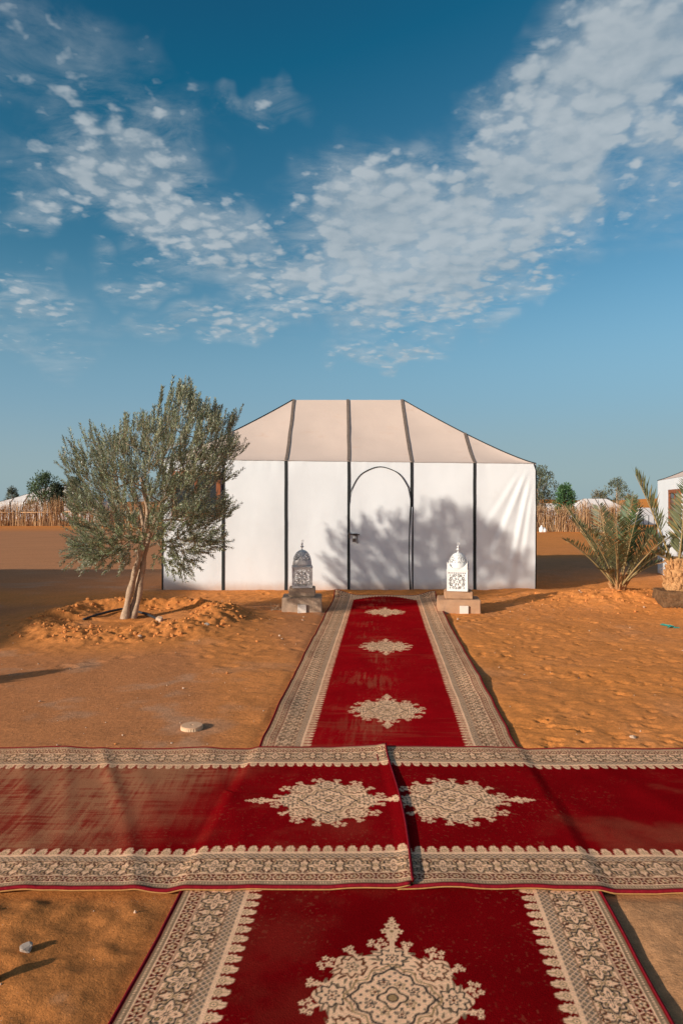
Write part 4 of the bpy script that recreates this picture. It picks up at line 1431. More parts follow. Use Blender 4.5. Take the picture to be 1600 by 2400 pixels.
def rock(name, x, y, size, mat, label, cat='stone', squash=0.7, seed=0, group=None, sink=0.22, sub=2):
    bm = bmesh.new()
    bmesh.ops.create_icosphere(bm, subdivisions=sub, radius=1.0)
    g = np.random.default_rng(seed)
    pl = [(Vector(g.normal(0, 1, 3)).normalized(), g.uniform(0.45, 0.85)) for _ in range(9)]
    off = g.uniform(0, 50)
    for v in bm.verts:
        for n_, d_ in pl:
            k = v.co.dot(n_)
            if k > d_:
                v.co -= n_ * (k - d_)
        v.co *= 1 + 0.10 * (float(vnoise(np.array(v.co.x * 2.2 + off), np.array(v.co.y * 2.2 + v.co.z * 1.7), 3)) - 0.5)
    ax = size * g.uniform(0.85, 1.2); ay = size * g.uniform(0.8, 1.1); az = size * squash
    for v in bm.verts:
        v.co = Vector((v.co.x * ax, v.co.y * ay, v.co.z * az))
    zmin = min(v.co.z for v in bm.verts)
    mb = MB(); mb.bm(bm)
    o = mb.build(name, mat)
    o.location = (x, y, ground_low(x, y, size * 0.6) - zmin - sink * az)
    o.rotation_euler = (0, 0, g.uniform(0, 6.28))
    if label:
        tag(o, label, cat, group)
    return o
def rock_px(px, py, wpx, mat, label, seed, z=0.0, **k):
    d = gd(py, z)
    return rock('stone', gx(px, d), d, wpx * d / F_PX / 2, mat, label, seed=seed, **k)
rock_px(376, 1446, 26, M['stone'], 'pale stone at the end of the black hose in the tree basin', 3, 0.10, squash=0.8)
rock_px(62, 2232, 34, M['stone_grey'], 'grey jagged stone on the sand beside the crossing rug', 4, squash=0.75)
rock_px(-14, 2300, 52, M['stone_grey'], 'large grey stone casting a broad shadow on the sand', 5, squash=1.15)
rock_px(1482, 1728, 17, M['stone'], 'pale stone on the dimpled sand close to the clean red rug', 6, squash=0.8)
rock_px(485, 1470, 16, M['stone_grey'], 'grey stone half buried on the flank of the earth ring', 7, 0.08, squash=0.7)
rock_px(328, 1474, 11, M['stone'], 'small pale stone on the near slope of the earth ring', 8, 0.14, squash=0.8)
rock_px(1073, 1453, 9, M['stone'], 'round pale pebble in front of the white lantern plinth', 9, squash=0.9)
rock_px(1354, 1585, 5, M['white_metal'], 'tiny white pebble alone on the dimpled sand', 10, squash=0.9)
for i, (a, b, w) in enumerate(((602, 1505, 9), (655, 1492, 8), (661, 1497, 6), (636, 1491, 6), (709, 1455, 8), (712, 1447, 5), (532, 1580, 9), (430, 1614, 9), (94, 1645, 8), (1487, 1437, 10), (1508, 1431, 8), (1570, 1425, 7), (1412, 1420, 9), (1361, 1412, 8), (1357, 1408, 6), (270, 1745, 7), (135, 1747, 6), (402, 1742, 8), (1548, 1607, 5), (1380, 1480, 5), (1454, 1521, 5))):
    lab = ('small pebble between the earth ring and the runner' if a < 720 and b < 1600 and a > 420 else
           'small pebble on the hard ground along the dust-worn rug' if a < 720 else
           'small pebble strewn below the palm heap' if b < 1450 else 'small pebble on the dimpled sand beside the runner')
    rock_px(a, b, w, M['stone'] if i % 3 else M['stone_orange'], lab, 20 + i, group='loose pebbles on the sand', squash=0.7, sub=1)

def clods():
    """crumbs of earth thrown up on the ring and the palm heap, too many to count"""
    g = np.random.default_rng(77)
    mb = MB()
    def one(x, y, s):
        bm = bmesh.new(); bmesh.ops.create_icosphere(bm, subdivisions=1, radius=1.0)
        q = g.uniform(0.6, 1.25, 3)
        for v in bm.verts:
            v.co = Vector([v.co[i] * s * q[i] * (1 + g.normal(0, 0.13)) for i in range(3)])
        z = ground_at(x, y)
        mb.bm(bm, Matrix.Translation((x, y, z + 0.1 * s)) @ Matrix.Rotation(g.uniform(0, 6), 4, 'Z'))
    for i in range(800):
        a = g.uniform(0, 2 * math.pi); r = abs(g.normal(1.08, 0.26)) 
        one(TREE[0] + 0.14 + r * math.cos(a), TREE[1] - 0.12 + r * math.sin(a), 0.005 + 0.028 * g.random() ** 3.2)
    for i in range(220):
        one(4.3 + g.normal(0, 0.75), 11.05 + g.normal(0, 0.4), 0.005 + 0.02 * g.random() ** 2.6)
    o = mb.build('earth_crumbs', M['stone_orange'])
    tag(o, 'crumbs of orange earth on the heaped ring round the olive tree', 'earth', kind='stuff')
    mb = MB()
    for i in range(520):
        y = 2.0 + 10 * g.random() ** 1.3
        x = g.uniform(-1.0, 1.0) * (0.5 * y + 0.3)
        if rug_cover(np.array(x), np.array(y)) > 0.02:
            continue
        one(x, y, 0.0025 + 0.006 * g.random() ** 2)
    o = mb.build('gravel', M['stone'])
    tag(o, 'scattered grit on the trodden sand', 'gravel', kind='stuff')
clods()

def log_slice():
    d = gd(1708); x = gx(450, d)
    z = ground_low(x, d, 0.08)
    root = thing('round_marker', (x, d, z - 0.006), 0.3, 'round pale disc with a grooved rim lying on the trodden ground', 'disc')
    mb = MB(); n = 56; r = 0.078
    vs = []; fs = []
    for zz in (0.0, 0.030):
        for k in range(n):
            rr = r * (1 - 0.035 * (k % 2))
            vs.append((rr * math.cos(2 * math.pi * k / n), rr * math.sin(2 * math.pi * k / n), zz))
    for k in range(n):
        fs.append((k, (k + 1) % n, n + (k + 1) % n, n + k))
    mb.add(vs, fs); mb.build('rim', M['log_side'], root)
    mb = MB(); mb.lathe([(r * 0.985, 0.026), (r * 0.985, 0.033), (r * 0.93, 0.036), (r * 0.5, 0.0365), (0.010, 0.0365), (0.008, 0.030), (0.0001, 0.030)], 40)
    mb.build('face', M['log'], root)
log_slice()

def plastic_scrap():
    d = gd(1470); x = gx(1574, d); z = ground_at(x, d)
    mb = MB(); g = np.random.default_rng(2)
    for i in range(7):
        a = Vector((x + g.normal(0, 0.02), d + g.normal(0, 0.045), z + 0.004 + 0.01 * g.random()))
        pts = [a]
        for q in range(3):
            pts.append(pts[-1] + Vector((g.normal(0, 0.03), g.normal(0, 0.04), g.uniform(-0.006, 0.012))))
        for p in pts: p.z = max(p.z, z + 0.004)
        mb.tube(pts, [0.009, 0.012, 0.010, 0.006], 4)
    tag(mb.build('plastic_scrap', M['teal']), 'crumpled scrap of teal green plastic on the sand', 'litter')
plastic_scrap()

def dry_twigs():
    d = gd(1432); x = gx(648, d); z = ground_at(x, d)
    mb = MB(); g = np.random.default_rng(6)
    for i in range(26):
        a = g.uniform(0, math.pi * 2); ln = g.uniform(0.05, 0.16)
        p0 = Vector((x + g.normal(0, 0.10), d + g.normal(0, 0.03), z + 0.003))
        dr = Vector((math.cos(a), math.sin(a) * 0.4, g.uniform(0.05, 0.6))).normalized()
        mb.tube([p0, p0 + dr * ln * 0.5 + Vector((0, 0, 0.006)), p0 + dr * ln], [0.0035, 0.0025, 0.0015], 4)
    tag(mb.build('dry_twigs', M['twig']), 'tuft of dry twigs on the sand beside the grey lantern plinth', 'twigs')
dry_twigs()

# ------------------------------------------------------------------ lanterns on plinths
def pierced(u, v):
    """True where the tin is cut away; u, v in -1..1"""
    a = math.atan2(v, u); r = math.hypot(u, v)
    if max(abs(u), abs(v)) > 0.86:
        return False
    if v > 0.64:
        return (abs(((u * 5.5) % 1.0) - 0.5) < 0.23 and abs(v - 0.75) < 0.075)
    v2 = v + 0.12
    r = math.hypot(u, v2); a = math.atan2(v2, u)
    k = a / (math.pi / 4) - 0.5
    da = (k - round(k)) * math.pi / 4
    # drop-shaped holes
    for (rr, rad) in ((0.26, 0.075), (0.40, 0.06), (0.54, 0.05)):
        if math.hypot(r * math.cos(da) - rr, r * math.sin(da)) < rad:
            return True
    q = math.hypot(r * math.cos(da) - 0.68, abs(r * math.sin(da)) - 0.10)
    if abs(q - 0.09) < 0.042:
        return True
    k = a / (math.pi / 2); da = (k - round(k)) * math.pi / 2
    if abs(r * math.sin(da)) < 0.022 and 0.18 < r < 0.74 and (r * 14) % 1.0 < 0.66:
        return True
    if abs(abs(u) - 0.68) < 0.06 and abs(abs(v2) - 0.64) < 0.06:
        return True
    if r < 0.05:
        return True
    return False

def make_lantern(loc, rz, label, mat, horns, w=0.285, body_h=0.30, dome_r=0.136, dome_h=0.20, group='lanterns flanking the carpet'):
    root = thing('tin_lantern', loc, rz, label, 'lantern', group)
    def solid(o, t=0.004):
        md = o.modifiers.new('thickness', 'SOLIDIFY'); md.thickness = t; md.offset = 0
        return o
    n = 44
    h = w / 2
    for k in range(4):
        u = np.linspace(-1, 1, n + 1)
        U, V = np.meshgrid(u, u)
        cell = np.array([[not pierced((u[i] + u[i + 1]) / 2, (u[j] + u[j + 1]) / 2) for i in range(n)] for j in range(n)])
        c, s = math.cos(k * math.pi / 2), math.sin(k * math.pi / 2)
        lx, ly = U * h, np.full_like(U, -h)
        solid(grid_mesh('pierced_panel', lx * c - ly * s, lx * s + ly * c, 0.012 + (V + 1) / 2 * (body_h - 0.016), mat, root, False, None, cell))
    fr = MB()
    for (z0, z1, e) in ((0.0, 0.014, 0.004), (body_h - 0.006, body_h + 0.010, 0.009)):
        for (a, b) in (((-h - e, -h - e), (h + e, -h + 0.008)), ((-h - e, h - 0.008), (h + e, h + e)), ((-h - e, -h + .0085), (-h + 0.008, h - .0085)), ((h - 0.008, -h + .0085), (h + e, h - .0085))):
            fr.box((a[0], a[1], z0), (b[0], b[1], z1), 0.002)
    for sx in (-1, 1):
        for sy in (-1, 1):
            fr.box((sx * h - 0.006, sy * h - 0.006, 0.014), (sx * h + 0.006, sy * h + 0.006, body_h - 0.0065))
    fr.build('frame', mat, root)
    lid = MB(); lid.box((-h, -h, body_h + 0.0105), (h, h, body_h + 0.016)); lid.build('lid', mat, root)
    z0 = body_h + 0.016
    prof = [(dome_r, 0.0), (dome_r * 1.01, 0.02)]
    for q in range(1, 21):
        t = q / 20 * math.pi / 2
        prof.append((max(dome_r * math.cos(t) ** 0.92, 0.008), 0.03 + dome_h * math.sin(t) ** 1.06))
    seg = 64
    def skip(i, k):
        if i < 3 or i > 15:
            return False
        a = (k % 16) - 7.5; b = i - 8
        q = math.hypot(a, b * 1.2)
        return (abs(q - 3.2) < 0.75 and (k + i) % 3 != 0) or q < 0.9 or (abs(q - 5.6) < 0.5 and (k * 7 + i * 3) % 4 == 0) or (i % 4 == 1 and k % 4 == 1 and q > 6)
    dm = MB(); dm.lathe(prof, seg, (0, 0, z0), skip)
    dome = solid(dm.build('dome', mat, root, True), 0.003)
    if horns:
        for sx in (-1, 1):
            for sy in (-1, 1):
                hb = MB()
                for (ax, ay) in ((1, 0), (0, 1)):
                    # pierced corner leaf: tall at the corner, sweeping down along the wall
                    pts = []
                    m = 10
                    for q in range(m + 1):
                        u = q / m
                        ht = 0.012 + 0.095 * (1 - u) ** 1.8
                        pts.append((u * w * 0.36, ht))
                    vs = []
                    for (u, ht) in pts:
                        x = sx * (h - (u if ax else 0)); y = sy * (h - (u if ay else 0))
                        vs += [(x, y, z0), (x, y, z0 + ht)]
                    hb.add(vs, [(2 * q, 2 * q + 2, 2 * q + 3, 2 * q + 1) for q in range(m)])
                solid(hb.build('corner_leaf', mat, root), 0.004)
    zt = z0 + 0.03 + dome_h
    fb = MB()
    prof = [(0.016, -0.004), (0.010, 0.012), (0.006, 0.022)]
    for (zc, rb, hb_) in ((0.048, 0.024, 0.018), (0.086, 0.017, 0.014)):
        for q in range(9):
            t = -math.pi / 2 + math.pi * q / 8
            prof.append((max(0.005, rb * math.cos(t)), zc + hb_ * math.sin(t)))
    prof.append((0.004, 0.112)); prof.append((0.0005, 0.113))
    fb.lathe(prof, 16, (0, 0, zt))
    fin = fb.build('finial', mat, root, True)
    hk = MB()
    pts = []
    for q in range(22):
        t = q / 21 * 1.75 * math.pi
        rr = 0.019 * (1 - 0.45 * q / 21)
        pts.append((0.004 + rr * math.cos(t - math.pi * 0.5), 0.0, zt + 0.108 + 0.021 + rr * math.sin(t - math.pi * 0.5)))
    pts = [(0, 0, zt + 0.105)] + pts
    hk.tube(pts, 0.0032, 5); hk.build('hook', mat, fin, True)
    return root

def make_plinth(px, py, rz, label, mat, wl=0.61, hl=0.235, wu=0.40, hu=0.115, depth=0.50, tile=0.0):
    d = gd(py) + depth / 2
    x = gx(px, d - depth / 2)
    z = ground_low(x, d, 0.3) - 0.03
    root = thing('lantern_plinth', (x, d, z), rz, label, 'plinth', 'plinths under the lanterns')
    def worn(lo, hi, name):
        bm = bmesh.new(); bmesh.ops.create_cube(bm, size=1.0)
        for v in bm.verts:
            v.co = Vector([lo[i] + (v.co[i] + .5) * (hi[i] - lo[i]) for i in range(3)])
        bmesh.ops.subdivide_edges(bm, edges=bm.edges[:], cuts=7, use_grid_fill=True)
        bmesh.ops.bevel(bm, geom=[e for e in bm.edges if len(e.link_faces) == 2 and e.calc_face_angle(0) > 1], offset=0.012, segments=2, affect='EDGES')
        for v in bm.verts:
            n_ = float(fbm(np.array(v.co.x * 9 + px), np.array(v.co.y * 9 + v.co.z * 11), 3, 0.5, 5)) - 0.5
            v.co += Vector((v.co.x, v.co.y, 0)).normalized() * n_ * 0.022
            if v.co.z > lo[2] + 0.05: v.co.z += n_ * 0.014
        mb = MB(); mb.bm(bm); return mb.build(name, mat, root, False)
    worn((-wl / 2, -depth / 2, 0), (wl / 2, depth / 2, hl), 'lower_block')
    worn((-wu / 2, -depth * 0.36, hl + 0.002), (wu / 2, depth * 0.36, hl + hu), 'upper_block')
    mb = MB(); mb.box((tile - 0.062, -depth / 2 - 0.034, 0.03), (tile + 0.062, -depth / 2 - 0.012, 0.155), 0.004)
    mb.build('cover_plate', M['cream_plastic'], root)
    return Vector((x, d, z + hl + hu + 0.004)), root
top, _ = make_plinth(706, 1436, R(2), 'dark stained stepped plinth carrying the grey tin lantern', M['concrete_dark'], 0.575, 0.25, 0.385, 0.125)
make_lantern((top.x, top.y - 0.04, top.z + 0.001), R(4), 'grey tin lantern with plain round dome on the stained plinth', M['silver_metal'], False)
top, _ = make_plinth(1080, 1438, R(-5), 'pale sand coloured stepped plinth carrying the white lantern', M['concrete'], 0.60, 0.235, 0.40, 0.11, tile=0.06)
make_lantern((top.x - 0.01, top.y - 0.04, top.z + 0.001), R(-14), 'white pierced lantern with corner points on the pale plinth', M['white_metal'], True)
top, _ = make_plinth(-836, 1718, R(3), 'stepped plinth beyond the rugs, its lantern shading the trodden ground', M['concrete'], 0.60, 0.235, 0.40, 0.11)
make_lantern((top.x, top.y - 0.04, top.z + 0.001), R(10), 'white lantern shading the trodden ground beside the worn rug', M['white_metal'], True)

# ------------------------------------------------------------------ palms
def make_frond(root, O, base, tip, rise, n_leaf, leaf_len, tone, seed, bare=0.22, rach=0.014, spread=1.15):
    """arched rib from base to tip with two ranks of stiff leaflets"""
    g = np.random.default_rng(seed)
    base = np.array(base, float); tip = np.array(tip, float)
    ctrl = base + (tip - base) * 0.5 + np.array([0, 0, rise]) + g.normal(0, 0.03, 3)
    def pt(u):
        return (1 - u) ** 2 * base + 2 * u * (1 - u) * ctrl + u * u * tip
    us = np.linspace(0, 1, 16)
    mb = MB(); mb.tube([pt(u) - O for u in us], [rach * (1.25 - 1.05 * u) for u in us], 6)
    fr = mb.build('frond', M['palm_rib'], root, True)
    B, D_, N_, L_, W_, T_ = [], [], [], [], [], []
    L = np.linalg.norm(tip - base)
    for q in range(n_leaf):
        u = bare + (1 - bare) * (q + 0.5) / n_leaf
        p = pt(u); ax = pt(min(u + 0.02, 1.0)) - pt(u - 0.02); ax /= np.linalg.norm(ax)
        side = np.cross(ax, [0, 0, 1.0])
        if np.linalg.norm(side) < 0.25:
            side = np.cross(ax, [0.2, 1.0, 0.1])
        side /= np.linalg.norm(side); up = np.cross(side, ax)
        ln = leaf_len * (0.45 + 0.55 * math.sin(math.pi * min(1, (u - bare) / (1 - bare) * 0.85 + 0.16)))
        for sg in (1, -1):
            dd = ax * g.uniform(0.75, 1.1) + side * sg * spread * g.uniform(0.75, 1.15) + up * g.uniform(0.15, 0.5) + g.normal(0, 0.07, 3)
            B.append(p - O); D_.append(dd); N_.append(up + side * sg * -0.5 + g.normal(0, 0.15, 3))
            L_.append(ln * g.uniform(0.85, 1.12)); W_.append(g.uniform(0.020, 0.030))
            k = g.normal(1.0, 0.16)
            dry = g.random() < 0.10
            c = np.array([1.9, 1.35, 1.0]) if dry else np.array(tone)
            T_.append(np.clip(c * k, 0.2, 2.6))
        # terminal leaflet
    B.append(tip - O); D_.append(tip - pt(0.9)); N_.append(np.array([0, 0, 1.0])); L_.append(leaf_len * 0.5); W_.append(0.014); T_.append(np.array(tone))
    v, f, tn = leaf_batch(np.array(B), np.array(D_), np.array(L_), np.array(W_), np.array(N_), np.array(T_), 0.3)
    lf = raw_mesh('leaflets', v, f, M['palm_leaf'], fr, tn)
    tag(lf, kind='stuff')
    return fr
M['palm_rib'] = material('palm_rib', (0.30, 0.21, 0.09), 0.7, 0.3, 0.25, 12)

def young_palm():
    d0 = 11.3; x0 = gx(1447, d0); z0 = ground_at(x0, d0)
    root = thing('young_palm', (x0, d0, z0), 0, 'young stemless palm with arching grey-green fronds on a sand heap', 'palm')
    O = np.array([x0, d0, z0])
    k = d0 / F_PX
    bpy_ = 1383.0
    tips = [(1312, 1268, -0.25, 0.22), (1333, 1192, 0.15, 0.20), (1340, 1236, -0.45, 0.22), (1362, 1218, 0.45, 0.2), (1404, 1212, -0.55, 0.25), (1422, 1188, 0.3, 0.2), (1458, 1196, -0.5, 0.2), 
            (1486, 1178, 0.1, 0.16), (1506, 1168, 0.35, 0.12), (1530, 1215, -0.3, 0.20), (1541, 1252, 0.15, 0.22), (1548, 1278, -0.35, 0.22), (1560, 1318, -0.05, 0.20), (1384, 1262, -0.8, 0.25), (1500, 1255, -0.8, 0.25),
            (1476, 1236, 0.85, 0.2), (1395, 1335, -0.3, 0.10)]
    for i, (tx, ty, dd, rise) in enumerate(tips):
        tip = O + np.array([(tx - 1447) * k, dd * 1.2, (bpy_ - ty) * k])
        a = math.atan2(tip[1] - O[1], tip[0] - O[0])
        base = O + np.array([0.07 * math.cos(a), 0.07 * math.sin(a), 0.05])
        grn = (0.62, 0.95, 0.75) if i in (6, 7) else (1.0, 1.0, 0.95)
        make_frond(root, O, base, tip, rise * (0.6 + 0.3 * random.random()), 31 if ty < 1300 else 18, 0.28 if ty < 1300 else 0.22, grn, 200 + i, bare=0.24 if ty < 1330 else 0.45)
    # stubs of cut leaves and fibre round the heart
    g = np.random.default_rng(8)
    mb = MB()
    for i in range(34):
        a = g.uniform(0, 6.28); r = 0.03 + 0.05 * g.random()
        p = np.array([r * math.cos(a), r * math.sin(a), -0.05])
        q = p + np.array([math.cos(a) * g.uniform(0.05, 0.12), math.sin(a) * g.uniform(0.05, 0.12), g.uniform(0.12, 0.34)])
        mb.tube([p, (p + q) / 2 + g.normal(0, 0.008, 3), q], [0.022, 0.016, 0.008], 5)
    mb.build('heart', M['palm_fibre'], root)
young_palm()

def stump_palm():
    d0 = 10.5; x0 = gx(1584, d0)
    z0 = ground_low(x0, d0, 0.25) - 0.03
    k = d0 / F_PX
    # block of damp earth it grows from
    bl = thing('earth_block', (x0, d0, z0), R(-8), 'dark square block of earth under the taller palm', 'planter')
    bm = bmesh.new(); bmesh.ops.create_cube(bm, size=1.0)
    bmesh.ops.subdivide_edges(bm, edges=bm.edges[:], cuts=10, use_grid_fill=True)
    for v in bm.verts:
        n_ = float(fbm(np.array(v.co.x * 7 + 3), np.array(v.co.y * 7 + v.co.z * 8), 4, 0.6, 5)) - 0.5
        v.co = Vector((v.co.x * 0.54, v.co.y * 0.5, (v.co.z + 0.5) * 0.27))
        v.co += Vector((v.co.x, v.co.y, 0)).normalized() * n_ * 0.07 + Vector((0, 0, n_ * 0.03 if v.co.z > 0.05 else 0))
    mb = MB(); mb.bm(bm); mb.build('soil', M['palm_base'], bl)
    mb = MB(); g = np.random.default_rng(4)
    for i in range(60):
        a = g.uniform(-0.3, 0.3); 
        p = np.array([g.uniform(-0.28, 0.2), -0.26 + g.normal(0, 0.012), g.uniform(0.0, 0.03)])
        mb.tube([p, p + np.array([g.normal(0, 0.05), -0.02, g.uniform(0.01, 0.06)])], [0.005, 0.002], 4)
    mb.build('root_fringe', M['palm_base'], bl)
    zt = z0 + 0.265
    root = thing('palm_tree', (x0, d0, zt), 0, 'palm with a shaggy stump and upright feathery fronds on the dark earth block', 'palm')
    O = np.array([x0, d0, zt])
    mb = MB()
    prof = [(0.15, -0.02), (0.175, 0.05), (0.16, 0.12), (0.15, 0.22), (0.14, 0.34), (0.12, 0.46), (0.06, 0.5), (0.001, 0.5)]
    mb.lathe(prof, 18); mb.build('trunk', M['palm_fibre'], root, True)
    mb = MB()
    for ring_ in range(5):
        for i in range(15):
            a = 2 * math.pi * (i + 0.5 * (ring_ % 2)) / 15 + g.normal(0, 0.08)
            zz = 0.0 + ring_ * 0.095; r = 0.15 - ring_ * 0.008
            p = np.array([r * math.cos(a), r * math.sin(a), zz]); o_ = np.array([math.cos(a), math.sin(a), 0])
            q = p + o_ * g.uniform(0.02, 0.06) + np.array([0, 0, g.uniform(0.07, 0.13)])
            mb.tube([p - o_ * 0.03, p + (q - p) * 0.5, q], [0.024, 0.019, 0.012], 5)
    for i in range(120):
        a = g.uniform(0, 6.28); zz = g.uniform(0.02, 0.5)
        p = np.array([0.16 * math.cos(a), 0.16 * math.sin(a), zz])
        mb.tube([p, p + np.array([math.cos(a) * 0.05, math.sin(a) * 0.05, 0]) + g.normal(0, 0.04, 3)], [0.004, 0.0015], 4)
    mb.build('leaf_stubs', M['palm_fibre'], root)
    tips = [(1494, 1114, 0.10, 0.16, 46, 0.34), (1583, 1166, -0.22, 0.0, 46, 0.30), (1712, 1110, 0.2, 0.15, 46, 0.42), (1682, 1160, -0.2, 0.2, 46, 0.42), (1672, 1220, 0.5, 0.25, 40, 0.38), (1660, 1130, 0.6, 0.1, 40, 0.36),
            (1534, 1240, 0.5, 0.15, 30, 0.26), (1700, 1250, -0.4, 0.25, 40, 0.36), (1528, 1300, -0.1, 0.12, 22, 0.24), (1640, 1250, -0.6, 0.2, 36, 0.36)]
    for i, (tx, ty, dd, rise, nl, ll) in enumerate(tips):
        tip = O + np.array([(tx - 1584) * k, dd, (1385 - ty) * k])
        a = math.atan2(tip[1] - O[1], tip[0] - O[0])
        base = O + np.array([0.06 * math.cos(a), 0.06 * math.sin(a), 0.40])
        make_frond(root, O, base, tip, rise * 0.6, nl, ll, (0.95, 1.0, 0.95), 300 + i, bare=0.14 if i != 0 else 0.3, spread=0.62 if i == 0 else 0.95)
stump_palm()

# ------------------------------------------------------------------ reed fences
def reed_fence(name, label, pts, h, n, seed, rails=True, lean=0.10, tall=0.28):
    """pts: polyline on the ground"""
    g = np.random.default_rng(seed)
    x0, y0 = pts[0]
    root = thing(name, (x0, y0, ground_at(x0, y0)), 0, label, 'fence', 'reed fences of the camp')
    O = np.array([x0, y0, ground_at(x0, y0)])
    P_ = np.array(pts, float)
    seg = np.linalg.norm(np.diff(P_, axis=0), axis=1); cum = np.concatenate([[0], np.cumsum(seg)])
    def along(s):
        i = min(int(np.searchsorted(cum, s, side='right')) - 1, len(seg) - 1)
        u = (s - cum[i]) / seg[i]
        return P_[i] * (1 - u) + P_[i + 1] * u
    mb = MB()
    cols = np.array([[0.50, 0.30, 0.145], [0.40, 0.23, 0.115], [0.55, 0.36, 0.20], [0.28, 0.16, 0.085], [0.45, 0.25, 0.11]])
    for i in range(n):
        s = g.uniform(0, cum[-1]); p = along(s); z = ground_at(p[0], p[1]) - 0.05
        clump = float(vnoise(np.array(s * 1.3), np.array(0.0), seed)) - 0.5
        hh = h * (0.80 + tall * clump + 0.22 * g.random() ** 2) if g.random() < 0.75 else h * g.uniform(0.3, 0.6)
        yo = g.normal(0, 0.05)
        b = np.array([p[0], p[1] + yo, z]) - O
        t = b + np.array([g.normal(0, lean) * hh, g.normal(0, 0.10), hh])
        m = (b + t) / 2 + np.array([g.normal(0, 0.03), g.normal(0, 0.02), 0])
        w = g.uniform(0.008, 0.017)
        c = cols[g.integers(0, 5)] * g.uniform(0.75, 1.2)
        mb.tube([b, m, t], [w, w, w * 0.35], 3, False, c)
        if g.random() < 0.30:      # dry leaf hanging from the stalk
            q = b + (t - b) * g.uniform(0.5, 0.95)
            e = q + np.array([g.normal(0, 0.16), -0.06, g.uniform(-0.25, 0.12)])
            mb.tube([q, (q + e) / 2 + np.array([0, 0, 0.04]), e], [0.004, 0.016, 0.003], 3, False, c * 1.1)
    o = mb.build('reeds', M['reed'], root); tag(o, kind='stuff')
    if rails:
        s = 0.0
        while s < cum[-1]:
            e = min(s + g.uniform(2.5, 3.6), cum[-1])
            a = along(s); b = along(e)
            mb = MB()
            zz = h * 0.47 + g.normal(0, 0.03)
            mb.tube([(a[0] - O[0], a[1] - O[1] - 0.13, ground_at(*a) - O[2] + zz), (b[0] - O[0], b[1] - O[1] - 0.13, ground_at(*b) - O[2] + zz + g.normal(0, 0.05))], [0.035, 0.028], 6)
            mb.build('rail', M['rail'], root, True)
            s = e - 0.15 if e < cum[-1] else cum[-1]
    return root
reed_fence('reed_fence', 'ragged reed fence with a pale rail behind the olive tree', [(-33, 46.5), (-24, 46.2), (-18, 45.6), (-12.5, 46.5)], 1.85, 2300, 31)
reed_fence('reed_fence', 'dense leaning reed fence beside the tent wall', [(8.2, 37.4), (11.0, 37.1), (14.2, 36.9)], 1.42, 1150, 32, rails=False, lean=0.16)
reed_fence('reed_fence', 'tall upright bundle of reeds behind the young palm', [(12.3, 36.3), (14.75, 36.1)], 1.62, 520, 33, rails=False, lean=0.07, tall=0.45)

def jug(px, py, h, label):
    d = 36.3; x = gx(px, d); mb = MB()
    mb.lathe([(0.001, 0.0), (0.11, 0.0), (0.12, 0.05), (0.12, h * 0.62), (0.05, h * 0.82), (0.045, h), (0.001, h)], 14)
    o = mb.build('water_jug', M['white_metal'], None, True); o.location = (x, d, ground_at(x, d) - 0.005)
    tag(o, label, 'jug')
jug(1268, 1238, 0.36, 'taller white water jug at the foot of the leaning reed fence')
jug(1275, 1238, 0.24, 'shorter white water jug at the foot of the leaning reed fence')

# ------------------------------------------------------------------ far tents
def far_tent(px, d, ridge_py, hw, label, rz=0.0, wall=None, ridge=1.3, door=False, depth=4.5):
    x = gx(px, d); z = ground_low(x, d, 2.0) - 0.05
    rh = gz(ridge_py, d + depth / 2) - z
    make_tent((x, d, z), rz, label, roof='roof_sunlit', hw=hw, depth=depth, wall_h=wall or rh * 0.56, ridge_h=rh, ridge=ridge, bays=8, fine=False, door=False, wins=(), group='tents of the camp', stripe_w=0.10)
    return x, d, z
xt, dt, zt = far_tent(1412, 85, 1169, 4.05, 'low white tent with seamed roof beyond the reed bundle', R(4), ridge=1.45)
mbx = MB(); mbx.box((0, -0.05, 0.02), (1.0, -0.02, 1.25), 0.01)
od = mbx.build('door', M['roof'], bpy.data.objects[[o.name for o in bpy.data.objects if o.get('label', '').startswith('low white tent')][0]]); od.location = (2.35, 0, 0)
far_tent(1232, 78, 1171, 3.9, 'white tent peeping over the leaning reed fence next to the tent wall', R(-3))
far_tent(1302, 96, 1180, 2.6, 'small white tent between two trees behind the reed fence', R(8))
far_tent(1545, 92, 1190, 3.2, 'white tent partly hidden by the tall palm frond', R(10))
far_tent(118, 62, 1141, 4.6, 'pale tent with peaked roof behind the rail fence', R(2), ridge=1.0)

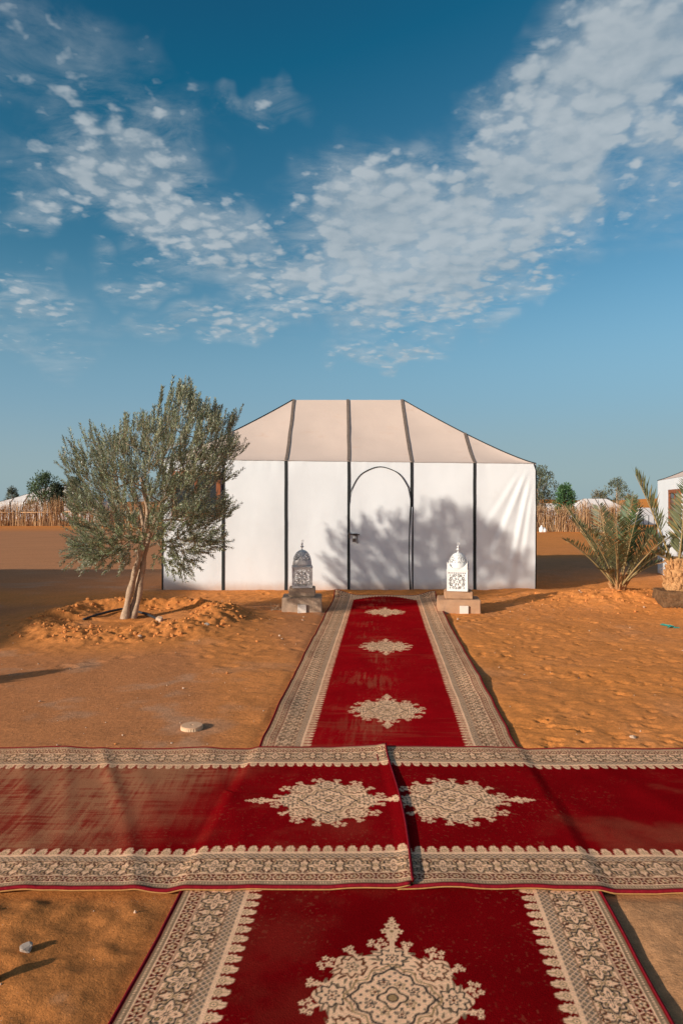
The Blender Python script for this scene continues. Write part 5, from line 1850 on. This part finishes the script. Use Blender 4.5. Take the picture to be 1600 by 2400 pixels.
# ------------------------------------------------------------------ far trees
def far_tree(name, label, px, top, wpx, d, tint, seed, n=2200, shape=1.0, sparse=0.0, leaf=0.11):
    g = np.random.default_rng(seed)
    x = gx(px, d); z = ground_at(x, d)
    H = gz(top, d) - z; Wd = wpx * d / F_PX
    root = thing(name, (x, d, z - 0.05), 0, label, 'tree', 'trees around the camp')
    # limbs to clump centres
    cl = []
    m = 26
    for i in range(m):
        t = 0.28 + 0.66 * ((i + 0.5) / m) ** 0.9
        rad = Wd / 2 * (math.sin(math.pi * min(1.0, (t * 0.92 + 0.05)) ** (0.9 * shape)) ** 0.75) * g.uniform(0.45, 0.95)
        a = i * 2.4 + g.normal(0, 0.4)
        cl.append((rad * math.cos(a), rad * math.sin(a) * 0.9, H * t))
    cl.append((g.normal(0, 0.05) * Wd, 0, H * 0.95))
    tr = MB(); tr.tube([(0, 0, 0), (0.03 * Wd, 0, H * 0.3), (0, 0.02, H * 0.6), (cl[-1][0], 0, H * 0.93)], [0.05 * H ** 0.7, 0.04 * H ** 0.7, 0.022 * H ** 0.7, 0.008], 6)
    tr.build('trunk', M['bark'], root, True)
    lb = MB()
    for c in cl:
        z0 = c[2] * 0.55
        lb.tube([(0.02 * Wd, 0, z0), (c[0] * 0.5, c[1] * 0.5, (z0 + c[2]) / 2 + 0.05), c], [0.022, 0.014, 0.006], 4)
    lb.build('limbs', M['bark'], root)
    per = n // len(cl)
    B, D_, T_ = [], [], []
    for c in cl:
        rad = Wd * g.uniform(0.10, 0.19) * (1 - 0.35 * sparse)
        shade = g.normal(1.0, 0.16)
        k = int(per * g.uniform(0.6, 1.3) * (1 - 0.45 * sparse))
        q = g.normal(0, 1, (k, 3)); q /= np.linalg.norm(q, axis=1, keepdims=True); q *= (g.random((k, 1)) ** 0.45)
        pos = np.array(c) + q * rad * np.array([1, 1, 1.05])
        dd = q * 0.8 + np.array([0, 0, 0.55]) + g.normal(0, 0.45, (k, 3))
        B.append(pos); D_.append(dd); T_.append(np.tile(np.array(tint) * shade, (k, 1)) * g.normal(1, 0.18, (k, 1)))
    B = np.concatenate(B); D_ = np.concatenate(D_); T_ = np.clip(np.concatenate(T_), 0.2, 3)
    nn = len(B)
    v, f, tn = leaf_batch(B, D_, g.uniform(0.7, 1.4, nn) * leaf * (d / 60) ** 0.5 * 2.2, g.uniform(0.5, 0.9, nn) * leaf * 1.0 * (d / 60) ** 0.5, g.normal(0, 1, (nn, 3)), T_)
    cr = raw_mesh('crown', v, f, M['far_leaf'], root, tn); tag(cr, kind='stuff')
far_tree('acacia_tree', 'round bright green tree behind the pale peaked tent', 104, 1110, 82, 58, (0.75, 1.05, 0.72), 401, 3800, leaf=0.10)
far_tree('acacia_tree', 'dark narrow tree beside the bright green tree', 133, 1134, 38, 57, (0.45, 0.55, 0.45), 402, 1800)
far_tree('acacia_tree', 'tiny grey tree above the slope of the pale peaked tent', 30, 1143, 34, 86, (0.9, 1.0, 1.0), 403, 1200)
far_tree('acacia_tree', 'grey green tree half hidden by the olive crown', 176, 1120, 60, 62, (0.75, 0.85, 0.75), 404, 2400)
far_tree('tamarisk_tree', 'tall grey green tree rising behind the tent corner', 1257, 1096, 92, 74, (1.0, 1.08, 0.95), 405, 4200, 1.25)
far_tree('tamarisk_tree', 'compact bright green tree between two white tents', 1322, 1136, 48, 66, (0.62, 1.25, 0.72), 406, 3200, 1.1)
far_tree('tamarisk_tree', 'feathery grey tree behind the low seamed tent', 1444, 1122, 66, 118, (1.1, 1.15, 1.0), 407, 2600, 1.1, 0.5)
far_tree('tamarisk_tree', 'brownish scrubby bush to one side of the feathery grey tree', 1402, 1152, 70, 122, (1.5, 1.15, 0.85), 408, 1800, 0.8, 0.4)
far_tree('tamarisk_tree', 'brown dry bush between the low tent and the dune', 1478, 1163, 60, 112, (1.7, 1.1, 0.75), 409, 1500, 0.8, 0.4)
